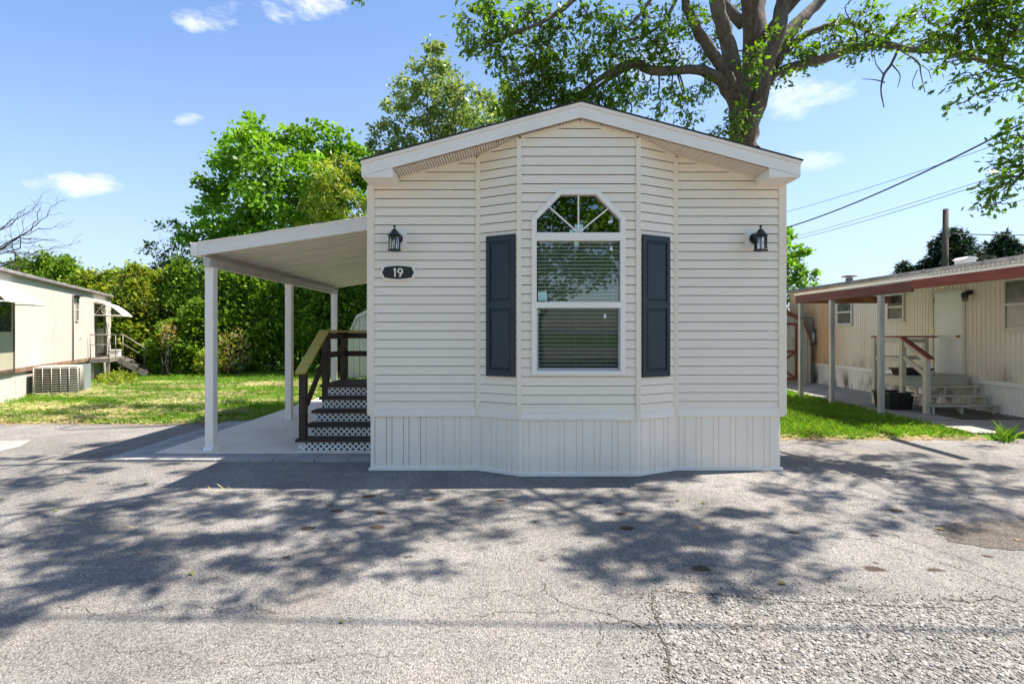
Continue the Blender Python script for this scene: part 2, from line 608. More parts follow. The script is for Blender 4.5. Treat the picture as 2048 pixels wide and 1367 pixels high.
def stone_mat():
    k = NT('loose stones')
    g = k.n('ShaderNodeNewGeometry')
    col = k.ramp(g.outputs['Random Per Island'], [(0, (.09, .086, .082)), (.25, (.20, .187, .173)), (.5, (.29, .271, .249)), (.7, (.36, .34, .315)),
                                                  (.84, (.33, .28, .225)), (.93, (.22, .224, .24)), (1, (.60, .58, .55))])
    col = k.mix(.35, col, k.ramp(k.noise(160, 4), [(.3, .1), (.7, .5)]), 'OVERLAY')
    return k.done(k.pbr(col, .85, .2))


MAT['stones'] = stone_mat()


def soil_mat(name, a, b, c):
    k = NT(name)
    n1 = k.noise(1.1, 6, .62)
    n2 = k.noise(24, 5, .7)
    col = k.mix(k.ramp(n1, [(.38, 0.0), (.62, 1.0)]), a, b)
    col = k.mix(k.ramp(n2, [(.45, 0.0), (.75, .8)]), col, c)
    return k.done(k.pbr(col, .95, .1, k.bump(n2, .8, .03)))


MAT['lawnsoil'] = soil_mat('lawn thatch', (.05, .135, .010), (.085, .175, .014), (.16, .19, .045))
MAT['lushsoil'] = soil_mat('lush lawn thatch', (.06, .15, .010), (.10, .20, .015), (.14, .13, .04))


def sheet(name, pts, z, m, kind='structure', thick=0, label=None, cat=None):
    mb = MB()
    if thick:
        mb.prism(pts, lambda a, b, d: (a, b, d), z, z - thick)
        mb.f = [f[::-1] for f in mb.f]
    else:
        mb.add([(x, y, z) for x, y in pts], [list(range(len(pts)))])
    return mb.build(name, m, kind=kind, label=label, cat=cat)


def ragged(a, b, n, amp, seed):
    """wavering edge from a to b"""
    r = np.random.default_rng(seed)
    o = []
    for i in range(n):
        t = i / n
        o.append((a[0] + (b[0] - a[0]) * t + r.normal(0, amp * .3), a[1] + (b[1] - a[1]) * t + r.normal(0, amp) * (0 if i == 0 else 1)))
    return o


sheet('ground', [(-400, -400), (400, -400), (400, 900), (-400, 900)], -.010, MAT['lawnsoil'])
edge = []
edge += ragged((9.4, 8.15), (6.9, 8.05), 14, .05, 1) + ragged((6.9, 8.05), (3.1, 8.1), 26, .05, 2)
edge += [(3.1, 9.0), (-4.9, 9.0)] + ragged((-5.1, 9.45), (-26, 9.55), 90, .06, 3)
asph = [(-60, -45), (60, -45), (60, 8.2)] + edge + [(-60, 9.6)]
sheet('asphalt_lot', asph, 0.0, MAT['asphalt'])
sheet('lawn', [(3.2, 7.9), (7.5, 7.9), (9.7, 8.2), (9.7, 20), (3.2, 24)], -.005, MAT['lushsoil'])
# stony stretch and repair patch in the asphalt
gst = ragged((.90, 3.335), (2.75, 3.175), 60, .012, 41) + ragged((2.75, 3.175), (7, 2.9), 90, .02, 42) + [(7, 2.9), (7, -6), (.3, -6)]
gst += [(y_, x_) for x_, y_ in ragged((1.6, .62), (3.3, .89), 60, .010, 43)]
sheet('gravel_strip', gst, .004, MAT['gravelbed'])
pp = []
pk = [G(1868, 1062), G(1885, 1047), G(1960, 1043), G(2060, 1042), G(2140, 1050), G(2160, 1096), G(2060, 1100), G(1975, 1096), G(1900, 1082)]
for i_ in range(9):
    a_, b_ = pk[i_], pk[(i_ + 1) % 9]
    pp += [a_.lerp(b_, t_ / 9) + Vector((random.gauss(0, .018), random.gauss(0, .018), 0)) for t_ in range(9)]
sheet('asphalt_patch', [(p.x, p.y) for p in pp], .004, MAT['tanpatch'])
pd = [G(-80, 884), G(62, 880), G(40, 893), G(-10, 906), G(-120, 912)]
sheet('concrete_pad', [(p.x, p.y) for p in pd], .006, MAT['oldconcrete'])


# stones: squashed little polyhedra
def stones(name, n, region, smin, smax, m, seed, z=0.0):
    r = np.random.default_rng(seed)
    ph = (1 + 5 ** .5) / 2
    iv = np.array([(-1, ph, 0), (1, ph, 0), (-1, -ph, 0), (1, -ph, 0), (0, -1, ph), (0, 1, ph), (0, -1, -ph), (0, 1, -ph), (ph, 0, -1), (ph, 0, 1), (-ph, 0, -1), (-ph, 0, 1)]) / 1.9
    fi = np.array([(0, 11, 5), (0, 5, 1), (0, 1, 7), (0, 7, 10), (0, 10, 11), (1, 5, 9), (5, 11, 4), (11, 10, 2), (10, 7, 6), (7, 1, 8), (3, 9, 4), (3, 4, 2), (3, 2, 6), (3, 6, 8), (3, 8, 9), (4, 9, 5), (2, 4, 11), (6, 2, 10), (8, 6, 7), (9, 8, 1)])
    c = region(r, n)
    n = len(c)
    s = smin + (smax - smin) * r.random((n, 1)) ** 2.2
    v = iv[None] * (1 + r.normal(0, .16, (n, 12, 1))) * s[:, :, None] * .5
    v = v * np.stack([r.uniform(.8, 1.35, n), r.uniform(.7, 1.0, n), r.uniform(.3, .55, n)], 1)[:, None, :]
    a = r.uniform(0, 6.28, n)
    ca, sa = np.cos(a)[:, None], np.sin(a)[:, None]
    x = v[..., 0] * ca - v[..., 1] * sa
    y = v[..., 0] * sa + v[..., 1] * ca
    tl = r.normal(0, .25, (n, 1))
    zz = v[..., 2] + x * tl
    v = np.stack([x, y, zz], 2)
    v[..., 0] += c[:, 0:1]
    v[..., 1] += c[:, 1:2]
    v[..., 2] += z + s * .12
    # shared vertices: one island per stone
    me = bpy.data.meshes.new(name)
    nv, nf = n * 12, n * 20
    me.vertices.add(nv)
    me.vertices.foreach_set('co', v.reshape(-1).astype(np.float32))
    idx = (fi[None] + (np.arange(n) * 12)[:, None, None]).reshape(-1).astype(np.int32)
    me.loops.add(nf * 3)
    me.loops.foreach_set('vertex_index', idx)
    me.polygons.add(nf)
    me.polygons.foreach_set('loop_start', np.arange(nf, dtype=np.int32) * 3)
    me.polygons.foreach_set('loop_total', np.full(nf, 3, dtype=np.int32))
    me.update(calc_edges=True)
    me.materials.append(m)
    return link(name, me)


def reg_gravel(r, n):
    y = r.uniform(2.15, 3.33, n)
    x = r.uniform(.6, 3.6, n)
    left = .70 + (y - 2.3) * .19
    top = 3.335 - (x - .9) * .088
    k = (x > left + r.normal(0, .02, n)) & (y < top - .01) & (r.random(n) < np.clip(1.15 - (x - 1) * .1, .4, 1))
    return np.stack([x[k], y[k]], 1)


tag(stones('loose_gravel', 15000, reg_gravel, .006, .022, MAT['stones'], 4, .004), kind='stuff')


def reg_spill(r, n):
    # stones kicked out over the edge of the stony stretch
    t = r.random(n)
    top = r.random(n) < .65
    x = np.where(top, .9 + 3.2 * t, .70 + (t * 1.1) * .19 - np.abs(r.exponential(.07, n)))
    y = np.where(top, 3.335 - (x - .9) * .088 + np.abs(r.exponential(.09, n)) - .02, 2.3 + t * 1.05)
    return np.stack([x, y], 1)


tag(stones('loose_gravel', 1500, reg_spill, .005, .020, MAT['stones'], 6, .001), kind='stuff')


def reg_lot(r, n):
    y = 2.2 + 3.6 * r.random(n) ** 1.8
    x = r.uniform(-1, 1, n) * y * 1.02
    return np.stack([x, y], 1)


tag(stones('loose_grit', 5200, reg_lot, .003, .011, MAT['stones'], 5), kind='stuff')


# cracks: thin dark filled seams lying on the asphalt
def crack(mb, px, wid, seed, jit=.012, step=.04):
    r = np.random.default_rng(seed)
    pts = []
    wob = (0.0, 0.0)
    for (a, b) in zip(px[:-1], px[1:]):
        A, B = G(*a), G(*b)
        n = max(3, int((B - A).length / (step * .5)))
        for i in range(n):
            p = A.lerp(B, i / n)
            wob = (wob[0] * .8 + r.normal(0, jit * .5), wob[1] * .8 + r.normal(0, jit * .5))
            pts.append(Vector((p.x + wob[0], p.y + wob[1], .0045)))
    pts.append(G(*px[-1]))
    pts[-1].z = .0045
    vs, fs = [], []
    for i, p in enumerate(pts):
        d = (pts[min(i + 1, len(pts) - 1)] - pts[max(i - 1, 0)]).normalized()
        s = Vector((-d.y, d.x, 0)) * wid * .34 * r.uniform(.35, 1.3) * (1 if 0 < i < len(pts) - 1 else .2)
        vs += [p + s, p - s]
    for i in range(len(pts) - 1):
        fs.append((2 * i, 2 * i + 2, 2 * i + 3, 2 * i + 1))
    mb.add(vs, fs)


cr = MB()
crack(cr, [(1303, 1181), (1420, 1188), (1560, 1200), (1660, 1208), (1690, 1202), (1730, 1210), (1905, 1216)], .032, 1)
crack(cr, [(1303, 1181), (1300, 1215), (1320, 1255), (1335, 1320), (1342, 1400)], .018, 2)
crack(cr, [(1300, 1255), (1250, 1240), (1180, 1222), (1120, 1205), (1085, 1165)], .008, 3, .018)
crack(cr, [(1320, 1270), (1260, 1245), (1200, 1240), (1205, 1270), (1200, 1300)], .008, 4, .018)
crack(cr, [(1160, 1222), (1080, 1225), (1020, 1220), (930, 1232)], .006, 5, .018)
crack(cr, [(1560, 1000), (1690, 1050), (1800, 1070), (1870, 1100), (1960, 1130), (2060, 1165)], .007, 6, .02)
crack(cr, [(1880, 1195), (1950, 1205), (2000, 1190), (2060, 1215)], .012, 7, .025)
crack(cr, [(1240, 1222), (1300, 1190), (1230, 1185), (1170, 1195)], .005, 8, .02)
crack(cr, [(700, 1150), (860, 1190), (960, 1200), (1090, 1180)], .004, 9, .03)
crack(cr, [(200, 1290), (330, 1300), (520, 1330), (640, 1322)], .004, 10, .03)
MAT['crack'] = M('crack dirt', (.05, .042, .034), (.075, .06, .045), 30, .95, .1)
crack(cr, [(560, 1330), (640, 1312), (720, 1305), (800, 1311), (880, 1308)], .004, 11, .02)
crack(cr, [(100, 1215), (260, 1225), (420, 1210), (600, 1225)], .006, 12, .03)
crack(cr, [(1680, 1070), (1780, 1090), (1900, 1130), (2060, 1190)], .009, 14, .02)
cr.build('pavement_crack', MAT['crack'], kind='structure')

# ------------------------------------------------------------------ carport slab and its paver border
SX0, SX1, SY0, SY1 = -4.70, -1.70, 6.98, 13.2
slab = MB()
slab.box(SX0, SX1 + .6, SY0, 9.04, -.05, .045)
slab.box(SX0, SX1 + .6, 9.052, 11.1, -.05, .045)
slab.box(SX0, SX1 + .6, 11.112, SY1, -.05, .045)
slab.build('patio_slab', MAT['concrete'], bevel=.008, kind='structure')
pv = MB()
r_ = np.random.default_rng(11)
x = SX0 - .44
while x < SX1 - .05:
    wdt = r_.choice([.30, .42, .52])
    x1 = min(x + wdt, SX1 + .02)
    pv.box(x + .004, x1 - .004, SY0 - .33, SY0 - .006, -.05, .034 + r_.normal(0, .002))
    x = x1
y = SY0
while y < 9.35:
    y1 = y + r_.choice([.30, .42, .52])
    for (a, b) in ((SX0 - .44, SX0 - .22), (SX0 - .22, SX0)):
        pv.box(a + .004, b - .005, y + .004, y1 - .004, -.05, .034 + r_.normal(0, .002))
    y = y1
pv.build('paver_border', MAT['paver'], bevel=.006, kind='structure')
# old walkway in front of the right-hand trailer
wk = MB()
wk.prism([(7.35, 8.45), (9.7, 8.25), (9.9, 10), (9.9, 18.5), (7.9, 18.5), (7.55, 13)], lambda a, b, d: (a, b, d), .03, -.05)
wk.f = [f[::-1] for f in wk.f]
wk.build('walkway', MAT['oldconcrete'], kind='structure')


# ------------------------------------------------------------------ grass
def blades(name, n, region, h0, h1, wid, m, seed, lean=.5, zb=-.006):
    r = np.random.default_rng(seed)
    c = region(r, n)
    n = len(c)
    a = r.uniform(0, 6.28, n)
    h = r.uniform(h0, h1, n) * np.clip(r.normal(1, .22, n), .5, 1.6)
    d = np.stack([np.cos(a), np.sin(a)], 1)
    ln = np.abs(r.normal(0, lean, n)) * h
    la = r.uniform(0, 6.28, n)
    tip = np.stack([np.cos(la) * ln, np.sin(la) * ln], 1)
    wd = wid * r.uniform(.6, 1.3, n)
    v = np.zeros((n, 4, 3))
    v[:, 0, :2] = c - d * wd[:, None] * .5
    v[:, 1, :2] = c + d * wd[:, None] * .5
    v[:, 2, :2] = c + tip * .45 + d * wd[:, None] * .35
    v[:, 2, 2] = h * .62
    v[:, 3, :2] = c + tip
    v[:, 3, 2] = h
    v[..., 2] += zb
    return link(name, fast_mesh(name, v.reshape(-1, 3), 4, m))


def clumpy(r, x, y, sc, thr):
    """keeps blades in patches"""
    f = np.sin(x * sc + 1.3 * np.sin(y * sc * .7)) * np.sin(y * sc * 1.1 + 1.7 * np.sin(x * sc * .6 + 2)) + r.normal(0, .5, len(x))
    return f > thr


def reg_left(r, n):
    y = 9.42 + 14.5 * r.random(n) ** 1.9
    x = r.uniform(-20, -4.66, n)
    e = 9.47 + .08 * np.sin(x * 2.1) + .06 * np.sin(x * 5.3)
    k = (y > e) & (x > -0.98 * y - .4) & ((x < -4.72) | (y > 13.25)) & ~((x < -5.0 + .0 * y) & (y < 9.4))
    x, y = x[k], y[k]
    k = clumpy(r, x, y, 1.4, -.9)
    return np.stack([x[k], y[k]], 1)


def reg_left_back(r, n):
    y = 13.3 + 10.5 * r.random(n)
    x = r.uniform(-4.7, -1.9, n)
    return np.stack([x, y], 1)


def reg_right(r, n):
    y = 8.05 + 10 * r.random(n) ** 1.8
    x = r.uniform(3.25, 7.9, n)
    xe = np.interp(y, [8.0, 8.6, 10, 13, 18], [7.1, 7.25, 7.4, 7.58, 7.9])
    e = 8.14 + .05 * np.sin(x * 3.3) + .04 * np.sin(x * 8.1) + np.clip((x - 6.5), 0, 1) * .1
    k = (x < xe + r.normal(0, .02, n)) & (y > e)
    return np.stack([x[k], y[k]], 1)


tag(blades('lawn_grass', 130000, reg_left, .045, .105, .012, MAT['grassleft'], 21, .7), kind='stuff')
tag(blades('lawn_grass', 6000, reg_left_back, .04, .09, .02, MAT['grassleft'], 22, .6), kind='stuff')
tag(blades('lush_grass', 62000, reg_right, .035, .10, .010, MAT['grassright'], 23, .7), kind='stuff')


def reg_hay(r, n):
    cx = r.uniform(-13, -5, 70)
    cy = 9.6 + 8 * r.random(70) ** 1.5
    i = r.integers(0, 70, n)
    x = cx[i] + r.normal(0, .55, n)
    y = cy[i] + r.normal(0, .16, n)
    k = (y > 9.45) & (x < -4.75)
    return np.stack([x[k], y[k]], 1)


def straw(name, n, region, l0, l1, wid, m, seed, z=.03):
    r = np.random.default_rng(seed)
    c = region(r, n)
    n = len(c)
    a = r.normal(0, .9, n)
    ln = r.uniform(l0, l1, n)
    d = np.stack([np.cos(a), np.sin(a)], 1) * ln[:, None] * .5
    s = np.stack([-np.sin(a), np.cos(a)], 1) * wid
    zz = z + r.uniform(0, .05, n)
    dz = r.normal(0, .02, n)
    v = np.zeros((n, 4, 3))
    for j, (p, q, e) in enumerate(((-1, -1, -1), (1, -1, 1), (1, 1, 1), (-1, 1, -1))):
        v[:, j, :2] = c + d * p + s * q * .5
        v[:, j, 2] = np.maximum(zz + dz * e, .004) + (.004 if q > 0 else 0)
    return link(name, fast_mesh(name, v.reshape(-1, 3), 4, m))


tag(straw('grass_clippings', 5500, reg_hay, .08, .26, .007, MAT['hay'], 31), kind='stuff')


def reg_tw(r, n):
    c = [(G(165, 1052), .22), (G(420, 985), .1), (G(60, 850), .9), (G(230, 852), .7)]
    o = []
    for p, s in c:
        m = n // 4
        o.append(np.stack([r.normal(p.x, s, m), r.normal(p.y, s * .18, m)], 1))
    return np.concatenate(o)


tag(straw('dry_debris', 44, reg_tw, .03, .10, .006, MAT['hay'], 33, .006), kind='stuff')
# bare earth where the lawns meet the asphalt
MAT['dirt'] = soil_mat('bare dirt', (.20, .145, .09), (.28, .21, .14), (.13, .10, .05))
de = ragged((-5.15, 9.34), (-24, 9.42), 130, .035, 51) + [(-24, 9.62)] + ragged((-24, 9.66), (-5.15, 9.56), 130, .05, 52)
sheet('dirt_edge', de, .003, MAT['dirt'])
de = ragged((3.14, 8.02), (7.3, 7.98), 40, .05, 53) + [(7.3, 8.26)] + ragged((7.2, 8.26), (3.14, 8.22), 40, .04, 54)
sheet('dirt_edge', de, .0035, MAT['dirt'])


def reg_edge(r, n):
    x = np.concatenate([r.uniform(-16, -5.1, n * 2 // 3), r.uniform(3.2, 7.2, n // 3)])
    y = np.where(x < 0, 9.42, 8.1) + r.normal(0, .09, len(x))
    return np.stack([x, y], 1)


tag(straw('dry_debris', 1100, reg_edge, .03, .12, .006, MAT['hay'], 55, .008), kind='stuff')


def reg_litter(r, n):
    y = 2.6 + 5.2 * r.random(n)
    x = r.uniform(-1, 1, n) * y
    return np.stack([x, y], 1)


def litter(name, n, m, seed):
    r = np.random.default_rng(seed)
    c = reg_litter(r, n)
    k = ~((c[:, 0] > -1.75) & (c[:, 0] < 3.3) & (c[:, 1] > 5.9)) & ~((c[:, 0] < -1.5) & (c[:, 0] > -5.2) & (c[:, 1] > 6.6))
    c = c[k]
    n = len(c)
    sh = np.array([(0, 0), (.3, .2), (.35, .6), (0, 1), (-.35, .6), (-.3, .2)])
    a = r.uniform(0, 6.28, n)
    s = r.uniform(.025, .06, n)
    v = np.zeros((n, 6, 3))
    for j, (p, q) in enumerate(sh):
        v[:, j, 0] = c[:, 0] + (p * np.cos(a) - q * np.sin(a)) * s
        v[:, j, 1] = c[:, 1] + (p * np.sin(a) + q * np.cos(a)) * s
        v[:, j, 2] = .007 + abs(p) * s * .5
    return link(name, fast_mesh(name, v.reshape(-1, 3), 6, m))


tag(litter('fallen_leaves', 24, MAT['brownleaf'], 57), kind='stuff')
# weed tuft growing at the walkway corner
wc = G(2008, 882)
wv = blades('weed_clump', 70, lambda r, n: np.stack([r.normal(0, .05, n), r.normal(0, .05, n)], 1), .12, .26, .018, MAT['grassright'], 35, .9, 0)
wv.location = (wc.x, wc.y, -.005)
tag(wv, 'tuft of bright green weed growing at the corner of the concrete walkway', 'weed')
# ------------------------------------------------------------------ the beige mobile home
HY, HX0, HX1, HXC = 6.24, -1.68, 3.20, .766       # front wall plane, side walls, ridge
BY = 5.99                                        # bay front
BX = (-.40, .08, 1.424, 1.92)
HYB = 21.0
FY = 5.88
E0, SL = 3.36, .267                              # underside of roof at the eave, roof slope
ZS0 = .715                                       # bottom of siding
HEX0, HEX1 = -1.672, 3.204


def rake(x):
    return E0 + SL * (min(x, 2 * HXC - x) - HEX0)


home = thing('mobile_home', 'beige vinyl sided mobile home with a white gable, an arched bay window and dark shutters', 'mobile home', (HXC, HY, 0))
COURSE = .1035


def siding(mb, p0, p1, s_rng, ztop, holes=None, z0=ZS0, out_dir=None):
    """lapped courses on the plane from p0 to p1 (plan points); ztop(s) rake height; holes -> (zb, zs, zt, left(z), right(z))"""
    p0, p1 = Vector((*p0, 0)), Vector((*p1, 0))
    d = (p1 - p0).normalized()
    nrm = Vector((d.y, -d.x, 0)) if out_dir is None else Vector(out_dir)
    Ltot = (p1 - p0).length
    zmax = max(ztop(0), ztop(Ltot), ztop(Ltot / 2))
    zi = z0
    while zi < zmax:
        za, zb = zi, zi + COURSE
        cuts = [za, zb - .0078]
        if holes:
            cuts = sorted(set(cuts + [z for z in holes[:3] if za < z < zb - .0078]))
        for ca, cb in zip(cuts[:-1], cuts[1:]):
            polys = []
            if holes and ca >= holes[0] - 1e-6 and cb <= holes[2] + 1e-6:
                l, rr = holes[3], holes[4]
                polys.append([(0, ca), (l(ca), ca), (l(cb), cb), (0, cb)])
                polys.append([(rr(ca), ca), (Ltot, ca), (Ltot, cb), (rr(cb), cb)])
            else:
                polys.append([(0, ca), (Ltot, ca), (Ltot, cb), (0, cb)])
            for poly in polys:
                # clip at the rake: two half planes through the sampled top line
                sm = Ltot / 2
                for sa, sb in ((0, sm), (sm, Ltot)):
                    k = (ztop(sb) - ztop(sa)) / (sb - sa)
                    poly = clip(poly, -k, 1, ztop(sa) - k * sa) if len(poly) > 2 else poly
                if len(poly) < 3:
                    continue

                def off(z):
                    t = (z - za) / COURSE
                    return .0175 - .0115 * t
                vs = [p0 + d * s + nrm * off(z) + Vector((0, 0, z)) for s, z in poly]
                mb.add(vs, [list(range(len(vs)))])
                if abs(ca - za) < 1e-6:
                    low = [q for q in poly if abs(q[1] - za) < 1e-6]
                    if len(low) >= 2:
                        s0, s1 = min(q[0] for q in low), max(q[0] for q in low)
                        # rolled butt edge, undercut above the course below
                        q = [(.0175, za), (.0165, za - .0015), (.004, za + .001)]
                        for (oa, zaa), (ob_, zbb) in zip(q[:-1], q[1:]):
                            mb.add([p0 + d * s0 + nrm * oa + Vector((0, 0, zaa)), p0 + d * s1 + nrm * oa + Vector((0, 0, zaa)),
                                    p0 + d * s1 + nrm * ob_ + Vector((0, 0, zbb)), p0 + d * s0 + nrm * ob_ + Vector((0, 0, zbb))], [(3, 2, 1, 0)])
        zi += COURSE


# window geometry on the bay plane
def wx(px):
    return (px - VX) / FPX * BY


def wz(py):
    return CAMZ + (VY - py) / FPX * BY


WL, WR, WB, WT, WSH, WTL, WTR = wx(1063), wx(1250), wz(750), wz(380), wz(436), wx(1118), wx(1195)
Lf = lambda z: (WL - BX[1] + .02) + max(0, (z - WSH) / (WT - WSH)) * (WTL - WL)
Rf = lambda z: (WR - BX[1] - .02) - max(0, (z - WSH) / (WT - WSH)) * (WR - WTR)
sb = MB()
plan = [(HX0, HY), (BX[0], HY), (BX[1], BY), (BX[2], BY), (BX[3], HY), (HX1, HY)]
for i in range(5):
    a, b = plan[i], plan[i + 1]
    ln = math.hypot(b[0] - a[0], b[1] - a[1])
    zt = lambda s, a=a, b=b, ln=ln: rake(a[0] + (b[0] - a[0]) * s / ln) - .004
    siding(sb, a, b, None, zt, (WB + .01, WSH, WT - .01, Lf, Rf) if i == 2 else None)
# side and rear walls
siding(sb, (HX0, HYB), (HX0, HY), None, lambda s: E0 + .02)
siding(sb, (HX1, HY), (HX1, HYB), None, lambda s: E0 + .02)
siding(sb, (HX1, HYB), (HX0, HYB), None, lambda s: rake(HX1 - s))
sb.build('wall', MAT['siding'], home)
# interior shell keeps daylight out
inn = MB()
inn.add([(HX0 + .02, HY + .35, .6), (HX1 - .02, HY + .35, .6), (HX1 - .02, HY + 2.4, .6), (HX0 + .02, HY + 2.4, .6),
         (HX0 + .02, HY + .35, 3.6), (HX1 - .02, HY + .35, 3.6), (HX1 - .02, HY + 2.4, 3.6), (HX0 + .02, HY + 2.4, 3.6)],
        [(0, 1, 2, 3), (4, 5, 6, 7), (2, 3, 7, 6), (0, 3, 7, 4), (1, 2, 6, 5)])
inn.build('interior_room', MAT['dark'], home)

# corner posts and seam trims
def trim(x0, x1, y0, y1, zt):
    m = MB()
    zt0, zt1 = rake(x0) - .003, rake(x1) - .003
    vs = [(x0, y0, .655), (x1, y0, .655), (x1, y1, .655), (x0, y1, .655), (x0, y0, zt0), (x1, y0, zt1), (x1, y1, zt1), (x0, y1, zt0)]
    m.add(vs, [(3, 2, 1, 0), (4, 5, 6, 7), (0, 1, 5, 4), (1, 2, 6, 5), (2, 3, 7, 6), (3, 0, 4, 7)])
    return m


for x0, x1 in ((HX0 - .022, HX0 + .062), (HX1 - .070, HX1 + .022)):
    m = trim(x0, x1, HY - .024, HY + .09, 0)
    m.build('corner_post', MAT['trim'], home, .004)
for xc, yc in ((BX[0], HY), (BX[1], BY), (BX[2], BY), (BX[3], HY)):
    m = trim(xc - .027, xc + .027, yc - .030, yc + .02, 0)
    m.build('seam_trim', MAT['trim'], home, .004)


# belly band, skirting and its bottom track follow the bay in plan
def band(pl, zb, zt, off, th):
    m = MB()
    pts = []
    for i, p in enumerate(pl):
        pts.append(Vector((p[0], p[1], 0)))
    vs, fs = [], []
    for p in pts:
        for (o, z) in ((off + th, zb), (off + th, zt), (off, zt), (off, zb)):
            vs.append((p.x, p.y - o, z))
    for i in range(len(pts) - 1):
        for k in range(4):
            k2 = (k + 1) % 4
            fs.append((i * 4 + k2, i * 4 + k, (i + 1) * 4 + k, (i + 1) * 4 + k2))
    n = len(pts) - 1
    fs += [(0, 1, 2, 3), (n * 4 + 3, n * 4 + 2, n * 4 + 1, n * 4)]
    return m.add(vs, fs)


b1 = band(plan, .637, .722, .004, .016)
b2 = band(plan, .722, .733, .002, .022)
b1.v += []
nb = len(b1.v)
b1.v += b2.v
b1.f += [[i + nb for i in f] for f in b2.f]
b1.sm += b2.sm
b1.build('belly_band', MAT['white'], home, .003)
SKO = .004
sk_plan = [(HX0 + .014, HY + SKO), (BX[0], HY + SKO), (BX[1], BY + SKO), (BX[2], BY + SKO), (BX[3], HY + SKO), (3.135, HY + SKO)]
sk = MB()
vent_list = []
prof = []
s_acc = 0
gi = 0
for i in range(5):
    a, b = Vector((*sk_plan[i], 0)), Vector((*sk_plan[i + 1], 0))
    ln = (b - a).length
    d = (b - a) / ln
    nn_ = Vector((d.y, -d.x, 0))
    prof.append(a.copy())
    s = (.05 if i == 0 else .045)
    wide = False
    while s < ln - .03:
        for ds, dep in ((-.007, 0), (-.0025, .008), (.0025, .008), (.007, 0)):
            prof.append(a + d * (s + ds) - nn_ * dep)
        if i == 0 and gi < 6:
            vents = MB()
            for q in range(17):
                z = .075 + q * .033
                c = a + d * s - nn_ * .0068
                vents.add([c - d * .003 + Vector((0, 0, z)), c + d * .003 + Vector((0, 0, z)), c + d * .003 + Vector((0, 0, z + .017)), c - d * .003 + Vector((0, 0, z + .017))], [(0, 1, 2, 3)])
            vent_list.append(vents)
        gi += 1
        s += .135 if not wide and gi % 2 == 1 else .066
prof.append(Vector((*sk_plan[-1], 0)))
# rounded return at the right-hand corner
cx, cy = prof[-1].x, prof[-1].y + .06
for q in range(1, 7):
    a = -math.pi / 2 + q * math.pi / 12
    prof.append(Vector((cx + .045 * math.cos(a), cy + .06 * math.sin(a), 0)))
prof.append(Vector((cx + .045, HYB, 0)))
prof.insert(0, Vector((sk_plan[0][0], HYB, 0)))
vs, fs = [], []
for p in prof:
    vs += [(p.x, p.y, .004), (p.x, p.y, .640)]
for i in range(len(prof) - 1):
    fs.append((2 * i, 2 * i + 2, 2 * i + 3, 2 * i + 1))
sk.add(vs, fs)
sko = sk.build('skirting', MAT['skirt'], home)
for vents in vent_list:
    vents.build('vent_slot', MAT['dark'], sko)
tp = [(p[0], p[1] + .002) for p in sk_plan]
tp[0] = (tp[0][0] - .02, tp[0][1])
tp[-1] = (tp[-1][0] + .05, tp[-1][1])
band(tp, .002, .036, .002, .022).build('skirting_track', MAT['white'], home, .003)

# roof body, shingles, fascia, soffit
def roofpoly(x0, x1, lo, hi):
    zb = lambda x: E0 + SL * (min(x, 2 * HXC - x) - HEX0)
    return [(x0, zb(x0) + lo), (HXC, zb(HXC) + lo), (x1, zb(x1) + lo), (x1, zb(x1) + hi), (HXC, zb(HXC) + hi), (x0, zb(x0) + hi)]


def xz(a, b, d):
    return (a, d, b)


def two_prism(mb, x0, x1, lo, hi, y0, y1):
    p = roofpoly(x0, x1, lo, hi)
    mb.prism([p[0], p[1], p[4], p[5]], xz, y0, y1)
    mb.prism([p[1], p[2], p[3], p[4]], xz, y0, y1)


rf = MB()
two_prism(rf, HEX0, HEX1, .012, .165, FY + .026, HYB + .2)
roof = rf.build('roof', MAT['soffit'], home)
sh = MB()
two_prism(sh, HEX0 - .02, HEX1 + .02, .166, .180, FY - .022, HYB + .22)
sh.build('shingles', MAT['shingle'], roof)
fa = MB()
two_prism(fa, HEX0, HEX1, 0, .128, FY, FY + .025)
two_prism(fa, HEX0 - .006, HEX1 + .006, .129, .1655, FY - .012, FY + .025)
fa.build('fascia', MAT['white'], roof, .003)
# eave returns: little boxes under each end of the rake
for sgn in (1, -1):
    f = (lambda x: x) if sgn == 1 else (lambda x: 2 * HXC - x)
    xa, xb = HEX0 + .004, HEX0 + .345
    zb = E0 - .002
    m = MB()
    pts = [(f(xa), zb - .014), (f(xb), zb - .014), (f(xb), rake(xb) - .002), (f(xa), rake(xa) - .002)]
    if sgn == 1:
        pts = pts[::-1]
    m.prism(pts, xz, FY + .004, HY + .02)
    m.build('eave_return', MAT['white'], roof, .003)
# soffit panels: narrow vented slats across the overhang, following the wall in plan
so = MB()
x = HEX0 + .36


def wall_y(x):
    for i in range(5):
        if plan[i][0] <= x <= plan[i + 1][0]:
            t = (x - plan[i][0]) / (plan[i + 1][0] - plan[i][0])
            return plan[i][1] + (plan[i + 1][1] - plan[i][1]) * t
    return HY


i = 0
while x < HEX1 - .36:
    big = i % 8 == 7
    x1 = x + (.012 if big else .019)
    if not (x < HXC < x1):
        y1 = wall_y((x + x1) / 2) + .01
        dz = -.016 if big else -.010
        za, zb_ = rake(x), rake(x1)
        so.add([(x, FY + .026, za + .011), (x1, FY + .026, zb_ + .011), (x1, y1, zb_ + .011), (x, y1, za + .011),
                (x, FY + .026, za + dz), (x1, FY + .026, zb_ + dz), (x1, y1, zb_ + dz), (x, y1, za + dz)],
               [(4, 5, 6, 7), (0, 4, 7, 3), (1, 2, 6, 5), (3, 7, 6, 2)])
    x = x1 + .011
    i += 1
so.build('soffit', MAT['soffit'], roof)
